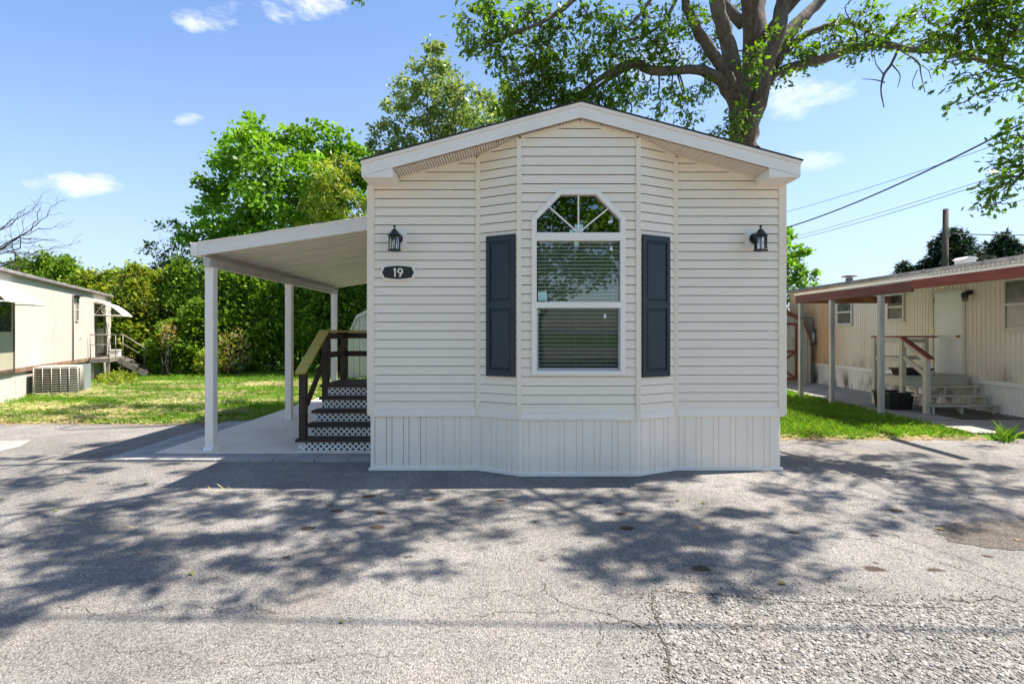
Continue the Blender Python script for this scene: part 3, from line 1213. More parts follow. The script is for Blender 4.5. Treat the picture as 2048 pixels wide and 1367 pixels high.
# frieze bead between siding and soffit
fz = MB()
for i in range(5):
    a, b = plan[i], plan[i + 1]
    xs = [a[0], b[0]] if not (a[0] < HXC < b[0]) else [a[0], HXC, b[0]]
    if i == 0:
        xs[0] = HEX0 + .36
    if i == 4:
        xs[-1] = HEX1 - .36
    for x0, x1 in zip(xs[:-1], xs[1:]):
        y0, y1 = wall_y(x0), wall_y(x1)
        fz.bar((x0, y0 - .016, rake(x0) - .018), (x1, y1 - .016, rake(x1) - .018), .028, .022)
fz.build('frieze_bead', MAT['trim'], home)

# ---- bay window
win = MB()
fw = .066


def ring(mb, outer, inner, y0, y1):
    n = len(outer)
    vs = []
    for pl, y in ((outer, y0), (inner, y0), (outer, y1), (inner, y1)):
        vs += [(a, y, b) for a, b in pl]
    fs = []
    for i in range(n):
        j = (i + 1) % n
        fs += [(i, j, n + j, n + i), (n + i, n + j, 3 * n + j, 3 * n + i), (j, i, 2 * n + i, 2 * n + j), (2 * n + j, 2 * n + i, 3 * n + i, 3 * n + j)]
    mb.add(vs, fs)


outer = [(WL, WB), (WR, WB), (WR, WSH), (WTR, WT), (WTL, WT), (WL, WSH)]
# inner outline: offset polygon
t8 = .058
k8 = (WT - WSH) / (WTL - WL)
inner = [(WL + t8, WB + t8 * .9), (WR - t8, WB + t8 * .9), (WR - t8, WSH - .020), (WTR - .022, WT - t8), (WTL + .022, WT - t8), (WL + t8, WSH - .020)]
ring(win, outer, inner, BY - .038, BY + .06)
window = win.build('window', MAT['white'], home, .004)
ZM0, ZM1 = wz(482), wz(466)       # bar between arch light and sashes
ZR0, ZR1 = wz(616), wz(604)       # meeting rail
GL, GR = WL + t8, WR - t8
m = MB()
m.box(GL - .001, GR + .001, BY - .041, BY + .055, ZM0, ZM1)
m.build('mullion', MAT['white'], window, .003)
m = MB()
m.box(GL - .012, GR + .012, BY - .043, BY + .055, ZR0, ZR1)
m.build('meeting_rail', MAT['white'], window, .003)
# lower sash frame, slightly recessed, and its screen frame
m = MB()
zz0 = WB + t8 * .9
so_ = [(GL - .004, zz0), (GR + .004, zz0), (GR + .004, ZR0 - .001), (GL - .004, ZR0 - .001)]
si_ = [(GL + .020, zz0 + .030), (GR - .020, zz0 + .030), (GR - .020, ZR0 - .003), (GL + .020, ZR0 - .003)]
ring(m, so_, si_, BY - .016, BY + .03)
m.build('screen_frame', M('grey screen frame', (.42, .42, .43), (.36, .36, .37), 5, .5), window)
m = MB()
m.box(WL + .004, WR - .004, BY - .046, BY - .0385, WB + .004, WB + .030)
m.build('sill', MAT['white'], window, .003)
m = MB()
m.box(GL - .002, GR + .002, BY + .020, BY + .026, ZM1 - .002, WT - t8 + .01)
arch = [(GL - .01, ZM1 - .004), (GR + .01, ZM1 - .004), (GR + .01, WSH), (WTR, WT - t8 + .02), (WTL, WT - t8 + .02), (GL - .01, WSH)]
m = MB()
m.add([(a, BY + .02, b) for a, b in arch], [(0, 1, 2, 3, 4, 5)])
m.build('pane', MAT['archglass'], window)
m = MB()
m.add([(GL - .01, BY + .012, ZR1 - .004), (GR + .01, BY + .012, ZR1 - .004), (GR + .01, BY + .012, ZM0 + .004), (GL - .01, BY + .012, ZM0 + .004)], [(0, 1, 2, 3)])
m.build('pane', MAT['glass'], window)
m = MB()
m.add([(GL + .0, BY + .016, zz0), (GR, BY + .016, zz0), (GR, BY + .016, ZR0 + .003), (GL, BY + .016, ZR0 + .003)], [(0, 1, 2, 3)])
m.build('pane', MAT['screenglass'], window)
# sunburst muntins
m = MB()
for q in ((1157, 389), (1098, 413), (1216, 417)):
    m.bar((wx(1157), BY + .010, ZM1 + .004), (wx(q[0]), BY + .010, wz(q[1])), .016, .012, (0, 1, 0))
m.build('muntin', MAT['white'], window)
# blinds
for za, zb, n in ((ZR1 - .01, ZM0 + .012, 17), (zz0 - .005, ZR0 + .015, 16)):
    m = MB()
    for i in range(n):
        z = za + (zb - za) * (i + .5) / n
        p = (zb - za) / n
        jit = random.uniform(-.002, .002)
        m.bar((GL + .012, BY + .056, z + jit), (GR - .012, BY + .056, z + jit * .4), .046, .003, (0, -.62, .78))
    for px in (1090, 1152, 1215):
        m.bar((wx(px), BY + .031, za), (wx(px), BY + .031, zb), .003, .003)
    if n == 17:
        m.tube([(wx(1226), BY + .028, za), (wx(1226), BY + .028, zb)], .004, 6)
    m.build('blind', MAT['blind'], window)
# stickers left on the new glass
for (cx, cy, w_, h_, key, rot) in ((1158, 457, 17, 17, 'sticker', 0), (1144, 462, 10, 7, 'sticker', 0), (1153, 487, 9, 9, 'sticker', 0), (1085, 592, 18, 18, 'sticker', .05),
                                   (1221, 443, 9, 5, 'paper', .35), (1223, 497, 5, 9, 'paper', .1), (1210, 632, 5, 9, 'paper', -.1), (1075, 493, 3.5, 3.5, 'sticker', 0), (1079, 623, 3.5, 3.5, 'sticker', 0)):
    m = MB()
    q = BY / FPX
    x, z = wx(cx), wz(cy)
    ww, hh = w_ * q / 2, h_ * q / 2
    pts = []
    for a, b in ((-ww, -hh), (ww, -hh), (ww, hh), (-ww, hh)):
        pts.append((x + a * math.cos(rot) - b * math.sin(rot), z + a * math.sin(rot) + b * math.cos(rot)))
    m.prism(pts, xz, BY + .0085, BY + .0105)
    m.build('sticker', MAT[key], window)

# ---- panelled shutters on the angled bay walls
def shutter(xa, ya, xb, yb, zb, zt):
    a, b = Vector((xa, ya, 0)), Vector((xb, yb, 0))
    d = (b - a).normalized()
    n = Vector((d.y, -d.x, 0))
    mat = Matrix(((d.x, -n.x, 0, a.x), (d.y, -n.y, 0, a.y), (0, 0, 1, zb), (0, 0, 0, 1)))
    W, H = (b - a).length, zt - zb
    m = MB(mat)
    st, bt = .048, .07
    y0, y1 = -.042, -.016
    mid0 = H * .482
    mid1 = mid0 + .085
    for q in ((0, st, 0, H), (W - st, W, 0, H)):
        m.box(q[0], q[1], y0, y1, q[2], q[3])
    for q in ((0, bt), (mid0, mid1), (H - bt, H)):
        m.box(st, W - st, y0 + .0005, y1, q[0], q[1])
    m.box(st, W - st, y1 - .012, y1 - .001, bt, H - bt)
    o = m.build('shutter', MAT['shutter'], home, .003)
    for z0, z1 in ((bt, mid0), (mid1, H - bt)):
        m = MB(mat)
        x0, x1 = st + .016, W - st - .016
        z0, z1 = z0 + .016, z1 - .016
        bv = .014
        vs = [(x0, y1 - .012, z0), (x1, y1 - .012, z0), (x1, y1 - .012, z1), (x0, y1 - .012, z1),
              (x0 + bv, y0 + .004, z0 + bv), (x1 - bv, y0 + .004, z0 + bv), (x1 - bv, y0 + .004, z1 - bv), (x0 + bv, y0 + .004, z1 - bv)]
        m.add(vs, [(4, 5, 6, 7), (0, 1, 5, 4), (1, 2, 6, 5), (2, 3, 7, 6), (3, 0, 4, 7)])
        m.build('raised_panel', MAT['shutter'], o)


def on_bay(t, side):
    if side == 'l':
        return (BX[0] + (BX[1] - BX[0]) * t, HY + (BY - HY) * t)
    return (BX[2] + (BX[3] - BX[2]) * t, BY + (HY - BY) * t)


SHZ0, SHZ1 = 1.12, 2.735
shutter(*on_bay(.24, 'l'), *on_bay(.935, 'l'), SHZ0, SHZ1)
shutter(*on_bay(.07, 'r'), *on_bay(.80, 'r'), SHZ0 - .005, SHZ1 - .005)

# ---- wall lanterns
def lantern(px, label, sgn):
    Y = HY - .016
    c = P(px, 480, Y)
    root = thing('wall_lantern', label, 'wall lantern', tuple(c), 'wall lanterns on the front of the beige mobile home')
    m = MB()
    hw, hh, ch = .094, .108, .026
    pl = [(c.x - hw + ch, c.z - hh), (c.x + hw - ch, c.z - hh), (c.x + hw, c.z - hh + ch), (c.x + hw, c.z + hh - ch), (c.x + hw - ch, c.z + hh), (c.x - hw + ch, c.z + hh), (c.x - hw, c.z + hh - ch), (c.x - hw, c.z - hh + ch)]
    m.prism(pl, xz, Y - .022, Y + .010)
    pl2 = [(c.x + (a - c.x) * .78, c.z + (b - c.z) * .8) for a, b in pl]
    m.prism(pl2, xz, Y - .028, Y - .021)
    m.build('mounting_block', MAT['white'], root, .004)
    m = MB()
    cz = c.z + .012
    # round canopy with stepped rim
    for r0, y0, y1 in ((.064, Y - .045, Y - .027), (.050, Y - .060, Y - .044), (.026, Y - .075, Y - .059)):
        n = 24
        pts = [(c.x + .008 * sgn + r0 * math.cos(2 * math.pi * k / n), cz + r0 * math.sin(2 * math.pi * k / n)) for k in range(n)]
        m.prism(pts, xz, y0, y1)
    lx, ly = c.x + .008 * sgn, Y - .175
    zt = c.z + .040
    m.tube([(lx, Y - .06, cz), (lx, Y - .10, cz + .035), (lx, Y - .145, cz + .052), (lx, ly, cz + .040)], [.013, .012, .011, .011], 8)
    m.build('bracket', MAT['black'], root)
    m = MB()
    m.lathe([(.001, .118), (.014, .112), (.016, .102), (.008, .094), (.008, .080), (.022, .070), (.030, .060), (.048, .036), (.064, .016), (.078, .010), (.080, -.004), (.066, -.012), (.001, -.012)][::-1], (lx, ly, zt - .018), 8, False)
    m.build('lantern_cap', MAT['black'], root)
    m = MB()
    zb = zt - .188
    for k in range(8):
        a = 2 * math.pi * (k + .5) / 8
        x, y = lx + .062 * math.cos(a), ly + .062 * math.sin(a)
        m.bar((x, y, zb), (x, y, zt - .029), .009, .009)
    m.lathe([(.050, -.014), (.076, -.010), (.080, 0), (.066, .012), (.001, .012)], (lx, ly, zb), 8, False)
    m.lathe([(.066, 0), (.070, .004), (.066, .010)], (lx, ly, zt - .038), 8, False)
    m.build('cage', MAT['black'], root)
    m = MB()
    n = 8
    vs, fs = [], []
    for z in (zb + .012, zt - .03):
        for k in range(n):
            a = 2 * math.pi * (k + .5) / n
            vs.append((lx + .057 * math.cos(a), ly + .057 * math.sin(a), z))
    for k in range(n):
        fs.append((k, (k + 1) % n, n + (k + 1) % n, n + k))
    m.add(vs, fs)
    m.build('lantern_glass', MAT['bulb'], root)
    m = MB()
    m.lathe([(.011, 0), (.011, .045), (.018, .052), (.023, .075), (.016, .105), (.003, .125)], (lx, ly, zb + .012), 10)
    m.build('bulb', MAT['candle'], root)


lantern(797, 'black wall lantern on a white block above the oval house number sign', -1)
lantern(1506, 'black wall lantern on a white block near the right corner of the beige home', 1)

# ---- house number plaque
Y = HY - .016
c = P(797, 545, Y)
sign = thing('house_number_sign', 'black house number plaque with white rim reading 19', 'house sign', tuple(c))


def plaque(sx, sy, amp=1):
    right = [(1.0, 0), (.87, .60), (.86, .78)]
    top = [(.5, .90), (0, 1.0)]
    q = right + top
    full = []
    for a, b in q:
        full.append((a, b))
    for a, b in q[-2::-1]:
        full.append((-a, b))
    for a, b in q[1:]:
        full.append((-a, -b))
    for a, b in q[-2:0:-1]:
        full.append((a, -b))
    return [(c.x + a * sx, c.z + b * sy) for a, b in full]


def pr(poly, y0, y1):
    m = MB()
    m.prism(poly, xz, y0, y1)
    return m


pr(plaque(.212, .098), Y - .022, Y + .004).build('rim', MAT['white'], sign, .003)
pr(plaque(.186, .078), Y - .027, Y - .021).build('plate', MAT['black'], sign)
m = MB()


def stroke(pts, wd):
    for a, b in zip(pts[:-1], pts[1:]):
        A, B = Vector((c.x + a[0], Y - .030, c.z + a[1])), Vector((c.x + b[0], Y - .030, c.z + b[1]))
        e = (B - A).normalized() * wd * .35
        m.bar(A - e, B + e, wd, .008, (0, 1, 0))


m.bar((c.x - .034, Y - .030, c.z + .050), (c.x - .034, Y - .030, c.z - .052), .017, .008, (0, 1, 0))
m.bar((c.x - .030, Y - .0292, c.z + .046), (c.x - .052, Y - .0292, c.z + .028), .016, .008, (0, 1, 0))
ra = [(c.x + .026 + .033 * math.cos(2 * math.pi * k / 24), c.z + .016 + .034 * math.sin(2 * math.pi * k / 24)) for k in range(24)]
rb_ = [(c.x + .026 + .016 * math.cos(2 * math.pi * k / 24), c.z + .016 + .018 * math.sin(2 * math.pi * k / 24)) for k in range(24)]
ring(m, ra, rb_, Y - .034, Y - .0265)
m.bar((c.x + .053, Y - .0291, c.z + .006), (c.x + .018, Y - .0291, c.z - .053), .016, .008, (0, 1, 0))
m.build('digit', MAT['white'], sign)
# ------------------------------------------------------------------ carport roof over the patio
CY0, CY1 = 7.0, 12.25
CX0 = -4.16


def cz(x):     # underside of the roof pans
    return 2.655 + (x - CX0) * .152


port = thing('carport_roof', 'white aluminium patio roof on three white posts beside the beige home', 'patio roof', (-3, 7.2, 0))
# ribbed pans running from eave to wall, ribs repeat along Y
m = MB()
vs, fs = [], []
ys, zs = [], []
y = CY0 + .05
while y < CY1 - .05:
    for dy, dz in ((0, 0), (.148, 0), (.150, .075), (.186, .075), (.188, 0)):
        ys.append(y + dy)
        zs.append(dz)
    y += .195
for x in (CX0 + .0, HX0 + .0):
    for y, dz in zip(ys, zs):
        vs.append((x, y, cz(x) + dz))
n = len(ys)
for i in range(n - 1):
    fs.append((i, i + 1, n + i + 1, n + i))
m.add(vs, fs)
# top skin
m.add([(CX0, CY0 + .05, cz(CX0) + .07), (CX0, CY1 - .05, cz(CX0) + .07), (HX0, CY1 - .05, cz(HX0) + .07), (HX0, CY0 + .05, cz(HX0) + .07)], [(0, 3, 2, 1)])
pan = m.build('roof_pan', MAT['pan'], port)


def xzp(mb, x0, x1, lo, hi, y0, y1):
    mb.prism([(x0, cz(x0) + lo), (x1, cz(x1) + lo), (x1, cz(x1) + hi), (x0, cz(x0) + hi)], xz, y0, y1)


for y0, y1 in ((CY0, CY0 + .035), (CY1 - .035, CY1)):
    m = MB()
    xzp(m, CX0 + .012, HX0 + .0, -.02, .155, y0, y1)
    xzp(m, CX0 + .012, HX0, .098, .108, y0 - .006, y1 - .001)
    xzp(m, CX0 + .012, HX0, .146, .160, y0 - .012, y1 - .002)
    m.build('side_fascia', MAT['aluminium'], port, .003)
m = MB()
m.box(CX0 - .085, CX0 + .01, CY0 - .004, CY1 + .004, 2.635, 2.81)
m.box(CX0 - .095, CX0 - .086, CY0 - .004, CY1 + .004, 2.785, 2.815)
m.build('gutter', MAT['white'], port, .004)
m = MB()
xb = -4.06
m.box(xb - .045, xb + .045, CY0 + .04, CY1 - .04, 2.50, 2.615)
m.box(xb + .046, xb + .052, CY0 + .04, CY1 - .04, 2.50, 2.52)
m.box(xb - .045, xb - .01, CY0 + .04, CY1 - .04, 2.6155, 2.668)
m.build('beam', M('beige carport beam', (.50, .47, .43), (.43, .40, .36), 3, .55), port, .003)
for Yp in (7.155, 9.66, 12.1):
    m = MB()
    m.box(xb - .056, xb + .056, Yp - .056, Yp + .056, .055, 2.50)
    po = m.build('post', MAT['white'], port, .005)
    m = MB()
    m.add([(xb - .10, Yp - .10, .046), (xb + .10, Yp - .10, .046), (xb + .10, Yp + .10, .046), (xb - .10, Yp + .10, .046),
           (xb - .062, Yp - .062, .092), (xb + .062, Yp - .062, .092), (xb + .062, Yp + .062, .092), (xb - .062, Yp + .062, .092)],
          [(3, 2, 1, 0), (4, 5, 6, 7), (0, 1, 5, 4), (1, 2, 6, 5), (2, 3, 7, 6), (3, 0, 4, 7)])
    m.build('post_base', MAT['white'], po, .004)
    m = MB()
    m.box(xb - .060, xb + .060, Yp - .060, Yp + .060, 2.44, 2.499)
    for sx in (-.03, .03):
        m.box(xb + sx - .006, xb + sx + .006, Yp - .065, Yp - .0605, 2.46, 2.472)
    m.build('post_cap', MAT['white'], po, .003)
    m = MB()
    for sx in (-.075, .075):
        m._lathe([(.012, .0), (.012, .012), (.004, .016)], (xb + sx, Yp - .082, .056), 8, False)
    m.build('anchor_bolt', MAT['iron'], po)
m = MB()
m.box(xb - .05, xb - .012, 7.12, 7.19, 2.5, 2.632)
m.build('gutter_bracket', MAT['newwood'], port)

# ------------------------------------------------------------------ dark wooden steps with lattice risers
st = thing('wooden_steps', 'dark brown wooden steps with white lattice risers and a yellow new wood handrail', 'porch steps', (-2.2, 7.1, .045))
SXL, SXR = -2.83, HX0 - .03
Z0 = .045
RISE, RUN = .161, .205
YF = 7.07
for i in range(5):
    z = Z0 + RISE * (i + 1)
    yf = YF + RUN * i
    xl = SXL - (.03 if i == 0 else 0) + [0, .02, .03, .06, 0.0][i]
    m = MB()
    if i < 4:
        m.box(xl - .02, SXR, yf - .035, yf + RUN * .55, z - .040, z)
        m.box(xl - .02, SXR, yf + RUN * .55 + .006, yf + RUN + .015, z - .041, z - .001)
        m.build('tread', MAT['stainwood'], st, .004)
    else:
        y = yf - .035
        while y < 8.85:
            m.box(xl - .02, SXR, y, min(y + .135, 8.85), z - .040, z)
            y += .141
        m.build('landing_deck', MAT['stainwood'], st, .004)
    # lattice riser
    m = MB()
    x0, x1, z0, z1 = xl + .012, SXR, z - RISE + (.002 if i else 0), z - .0405
    pitch, wd = .078, .0235
    for sgn in (1, -1):
        s = x0 - .6
        while s < x1 + .6:
            h = (z1 - z0) + .05
            hw = wd * .7071
            poly = [(s - hw, z0 - .02), (s + hw, z0 - .02), (s + hw + sgn * h, z0 - .02 + h), (s - hw + sgn * h, z0 - .02 + h)]
            if sgn < 0:
                poly = [poly[0], poly[1], poly[2], poly[3]]
            for a, b, cc in ((-1, 0, -x0), (1, 0, x1), (0, -1, -z0), (0, 1, z1)):
                if len(poly) > 2:
                    poly = clip(poly, a, b, cc)
            if len(poly) > 2:
                yb = yf + (.0 if sgn > 0 else .0055)
                m.prism(poly, xz, yb, yb + .005)
            s += pitch
    for zz in (z0 + .004, z1 - .004):
        m.box(x0, x1, yf - .0015, yf - .0005, zz - .004, zz + .004)
    m.build('lattice_riser', MAT['lattice'], st)
# dark filling stands in for the shade behind the lattice
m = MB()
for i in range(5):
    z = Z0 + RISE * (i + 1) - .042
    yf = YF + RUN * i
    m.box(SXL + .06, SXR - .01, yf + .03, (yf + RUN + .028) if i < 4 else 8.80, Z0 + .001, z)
m.build('dark_backing', MAT['dark'], st)
# posts
xp = SXL + .045
ZL = Z0 + RISE * 5
posts = ((xp - .01, YF + .03, Z0 + RISE, 1.125), (xp, 7.93, ZL - .20, 1.62), (xp, 8.78, ZL - .20, 1.62))
for (x, y, z0, z1) in posts:
    m = MB()
    m.box(x - .045, x + .045, y - .045, y + .045, z0 + .001, z1)
    m.build('post', MAT['stainwood'], st, .004)
m = MB()
m.bar((xp + .02, YF + .075, .66), (xp + .02, 7.93 - .046, 1.30), .038, .088)
m.build('mid_rail', MAT['stainwood'], st, .003)
m = MB()
m.bar((xp + .02, 7.976, 1.285), (xp + .02, 8.734, 1.285), .038, .088)
m.build('mid_rail', MAT['stainwood'], st, .003)
m = MB()
m.bar((xp + .046, 8.78, 1.275), (HX0 - .02, 8.78, 1.275), .038, .088)
m.build('mid_rail', MAT['stainwood'], st, .003)
m = MB()
m.bar((xp + .02, 7.976, 1.572), (xp + .02, 8.734, 1.572), .038, .092)
m.bar((xp + .046, 8.78, 1.572), (HX0 - .02, 8.78, 1.572), .038, .092)
m.build('top_rail', MAT['stainwood'], st, .003)
# new-wood cap boards
m = MB()
m.bar((xp - .015, YF - .06, 1.085), (xp - .01, 7.90, 1.648), .140, .036)
m.build('cap_board', MAT['newwood'], st, .004)
m = MB()
m.bar((xp, 7.90, 1.641), (xp, 8.85, 1.641), .140, .036)
m.bar((xp + .072, 8.78, 1.641), (HX0 - .02, 8.78, 1.641), .140, .036)
m.build('cap_board', MAT['newwood'], st, .004)


# ------------------------------------------------------------------ sheds
def shed(name, label, x0, x1, y0, y1, zeave, xk, zk, zpk, wall, trimm, door):
    """gambrel shed with its gable towards the camera; xk knee inset"""
    root = thing(name, label, 'shed', ((x0 + x1) / 2, y0, 0), 'garden sheds')
    xc = (x0 + x1) / 2
    pl = [(x0, .03), (x1, .03), (x1, zeave), (x1 - xk, zk), (xc, zpk), (x0 + xk, zk), (x0, zeave)]
    m = MB()
    m.prism(pl, xz, y0, y1)
    x = x0 + .2
    wl = m.build('wall', wall, root)
    g = MB()
    while x < x1 - .1:
        h = zeave if (x < x0 + .02 or x > x1 - .02) else (zk + (zpk - zk) * (1 - abs(x - xc) / (xc - x0 - xk)) if abs(x - xc) < xc - x0 - xk else zeave + (zk - zeave) * (min(x - x0, x1 - x) / xk))
        g.box(x - .006, x + .006, y0 - .0035, y0 - .001, .05, h - .02)
        x += .2
    g.build('panel_groove', M('shed groove', (.20, .175, .15), (.16, .14, .12), 4, .8), wl)
    # roof: four slopes with overhang
    r = MB()
    top = [(x0 - .07, zeave - .09), (x0 + xk, zk), (xc, zpk), (x1 - xk, zk), (x1 + .07, zeave - .09)]
    for a, b in zip(top[:-1], top[1:]):
        r.prism([(a[0], a[1] + .012), (b[0], b[1] + .012), (b[0], b[1] + .055), (a[0], a[1] + .055)], xz, y0 - .02, y1 + .06)
    rf = r.build('roof', MAT['shingle'], root)
    t = MB()
    for a, b in zip(top[:-1], top[1:]):
        t.prism([(a[0], a[1] - .075), (b[0], b[1] - .075), (b[0], b[1] + .058), (a[0], a[1] + .058)], xz, y0 - .05, y0 - .021)
    t.build('rake_trim', trimm, root)
    dx0, dx1, dz0, dz1 = door
    d = MB()
    d.box(dx0, dx1, y0 - .022, y0 - .004, dz0, dz1)
    dr = d.build('door', wall, root)
    t = MB()
    fwd = .075
    t.box(dx0, dx0 + fwd, y0 - .042, y0 - .0225, dz0, dz1)
    t.box(dx1 - fwd, dx1, y0 - .042, y0 - .0225, dz0, dz1)
    zm = dz0 + (dz1 - dz0) * .5
    for z in (dz0, zm - fwd / 2, dz1 - fwd):
        t.box(dx0 + fwd, dx1 - fwd, y0 - .041, y0 - .0225, z, z + fwd)
    A = (dx0 + fwd, y0 - .031, dz0 + fwd)
    B = (dx1 - fwd, y0 - .031, zm - fwd / 2)
    t.bar(A, B, fwd * .8, .015, (0, 1, 0))
    t.bar((B[0], y0 - .0295, A[2]), (A[0], y0 - .0295, B[2]), fwd * .8, .015, (0, 1, 0))
    t.build('door_trim', trimm, dr)
    h = MB()
    hx = dx1 - .16 if dx1 < x1 - .4 else dx0 + .14
    h.tube([(hx, y0 - .045, zm + .28), (hx, y0 - .075, zm + .30), (hx, y0 - .075, zm + .40), (hx, y0 - .045, zm + .42)], .009, 6)
    h.build('handle', MAT['brass'], dr)
    return root


shed('garden_shed', 'beige gambrel garden shed behind the dark wooden steps', -5.78, -3.3, 18.7, 21.2, 1.45, .30, 2.18, 2.66, MAT['shedpaint'], M('beige shed trim', (.60, .54, .47), (.54, .485, .42), 2, .65), (-5.30, -3.75, .12, 2.02))
shed('garden_shed', 'cream gambrel shed with brown trim and cross braced door beside the right trailer', 7.05, 9.36, 16.6, 19.0, 1.30, .26, 2.02, 2.46, MAT['creampaint'], M('red brown shed trim', (.19, .055, .028), (.26, .09, .05), 5, .7), (7.55, 8.92, .14, 1.93))
# ------------------------------------------------------------------ white trailer on the left
TU = Vector((-.425, .905, 0)).normalized()
TN = Vector((TU.y, -TU.x, 0))
TO = Vector((-11.6, 12.0, 0))
XF = Matrix(((TN.x, TU.x, 0, TO.x), (TN.y, TU.y, 0, TO.y), (0, 0, 1, 0), (0, 0, 0, 1)))   # local: x outward, y along wall


def tt(px):
    k = (px - VX) / FPX
    return (TO.x - TO.y * k) / (TU.y * k - TU.x)


def tz(px, py):
    Y = (TO + TU * tt(px)).y
    return CAMZ + (VY - py) / FPX * Y


lt = thing('trailer_home', 'long white trailer home with rust brown trim and scroll awnings left of the lawn', 'trailer home', tuple(TO))
T0, T1 = -5.5, 9.72
m = MB(XF)
m.box(-3.6, 0, T0, T1, .70, 3.02)
wall = m.build('wall', MAT['oldwhite'], lt)
seam_m = M('white seam', (.55, .53, .50), (.45, .42, .38), 6)
for t in (3.35, 5.05, -1.6):
    m = MB(XF)
    m.box(0.0005, .006, t, t + .012, .72, 3.0)
    m.build('wall_seam', seam_m, wall)
m = MB(XF)
m.box(-3.55, -.03, T0 + .03, T1 - .03, -.02, .699)
for t in (-3.9, -1.5, .9, 3.3, 5.7, 8.1):
    m.box(-.0295, -.020, t, t + .03, 0, .69)
m.build('skirting', MAT['oldwhite'], lt)
m = MB(XF)
m.box(.001, .022, T0, T1, .655, .765)
m.build('belly_trim', MAT['bellyrust'], lt)
m = MB(XF)
m.prism([(-3.72, 3.02), (.06, 3.02), (.06, 3.05), (-1.8, 3.32), (-3.72, 3.05)], lambda a, b, d: (a, d, b), T0 - .05, T1 + .05)
rf = m.build('roof', MAT['greyroof'], lt)
m = MB(XF)
m.box(.0605, .085, T0 - .05, T1 + .05, 2.975, 3.018)
m.build('roof_edge', MAT['doorframe'], rf)
m = MB(XF)
m.box(.0607, .075, T0 - .05, T1 + .05, 3.0185, 3.09)
m.build('roof_lip', MAT['greyroof'], rf)
m = MB(XF)
m.tube([(-1.0, .7, 3.2), (-1.0, .7, 3.36)], .16, 12)
m.build('roof_vent', MAT['rust'], rf)


def tdoor(ta, tb, z0, z1):
    m = MB(XF)
    f = .07
    m.box(.0, .035, ta, ta + f, z0, z1)
    m.box(.0, .035, tb - f, tb, z0, z1)
    m.box(.0, .034, ta + f, tb - f, z1 - f, z1)
    m.box(.0, .034, ta + f, tb - f, z0, z0 + f)
    d = m.build('door', MAT['doorframe'], lt)
    m = MB(XF)
    m.box(.001, .022, ta + f, tb - f, z0 + f, z0 + .98)
    m.box(.001, .022, ta + f, ta + f + .08, z0 + .98, z1 - f)
    m.box(.001, .022, tb - f - .08, tb - f, z0 + .98, z1 - f)
    m.box(.001, .022, ta + f + .08, tb - f - .08, z1 - f - .06, z1 - f)
    m.build('door_panel', MAT['tandoor'], d)
    m = MB(XF)
    m.box(.002, .008, ta + f + .08, tb - f - .08, z0 + .98, z1 - f - .06)
    m.build('door_screen', MAT['trailerin'], d)
    m = MB(XF)
    m.add([(.014, ta + f + .08, z0 + .98), (.014, tb - f - .08, z0 + .98), (.014, tb - f - .08, z1 - f - .06), (.014, ta + f + .08, z1 - f - .06)], [(0, 1, 2, 3)])
    m.build('pane', MAT['glass'], d)
    return d


tdoor(-.42, .72, .66, 2.62)
tdoor(7.52, 8.72, .80, 2.62)


def awning(ta, tb, zt, proj, drop):
    m = MB(XF)
    n = 9
    prof = []
    for i in range(n + 1):
        a = i / n
        prof.append((.02 + proj * a, zt - drop * (a ** 2.1)))
    vs, fs = [], []
    ts = np.linspace(ta, tb, 9)
    for t in ts:
        for x, z in prof:
            vs.append((x, t, z))
        for x, z in prof:
            vs.append((x, t, z - .012))
    k = 2 * (n + 1)
    for j in range(len(ts) - 1):
        for i in range(n):
            a = j * k + i
            fs.append((a, a + 1, a + k + 1, a + k))
            b = a + n + 1
            fs.append((b, b + k, b + k + 1, b + 1))
        fs.append((j * k + n, j * k + 2 * n + 1, j * k + k + 2 * n + 1, j * k + k + n))
    m.add(vs, fs)
    o = m.build('awning', MAT['white'], lt)
    m = MB(XF)
    for t in (ta + .01, tb - .01):
        m.tube([(x, t, z - .02) for x, z in prof], .010, 6)
        m.tube([(.02, t, zt - drop), (.02 + proj, t, zt - drop - .01)], .012, 6)
        # scroll
        cx, cz_ = .02 + proj * .38, zt - drop * .66
        sp = []
        for q in range(22):
            r = .02 + .10 * q / 21 * (drop / .45)
            sp.append((cx + r * math.cos(q * .55), t, cz_ + r * math.sin(q * .55)))
        m.tube(sp, .007, 5)
        m.tube([(.02, t, zt - drop), (.02 + proj * .25, t, zt - drop * .35), (.02 + proj * .5, t, zt - drop * .18)], .007, 5)
    m.tube([(.02 + proj, ta, zt - drop - .01), (.02 + proj, tb, zt - drop - .01)], .012, 6)
    m.build('scroll_bracket', MAT['white'], o)


awning(-1.5, .6, 2.66, .60, .38)
awning(7.35, 8.9, 2.72, .82, .48)
# narrow window with a hood, drip pipe, outlet
ta, tb, za, zb = 5.30, 5.62, 1.98, 2.72
m = MB(XF)
f = .035
for q in ((ta, ta + f, za, zb), (tb - f, tb, za, zb)):
    m.box(.0, .03, q[0], q[1], q[2], q[3])
for z in (za, (za + zb) / 2 - f / 2, zb - f):
    m.box(.0, .029, ta + f, tb - f, z, z + f)
wn = m.build('window', MAT['oldwhite'], lt)
m = MB(XF)
m.box(.001, .012, ta + f, tb - f, za + f, zb - f)
m.build('pane', MAT['trailerin'], wn)
m = MB(XF)
m.box(.0, .14, ta - .12, tb + .10, zb + .06, zb + .085)
m.box(.0, .04, ta - .02, tb + .02, zb + .0, zb + .059)
m.build('window_hood', MAT['doorframe'], wn)
m = MB(XF)
m.tube([(.03, 5.02, .74), (.03, 5.02, 2.8)], .018, 6)
m.build('drain_pipe', MAT['doorframe'], lt)
m = MB(XF)
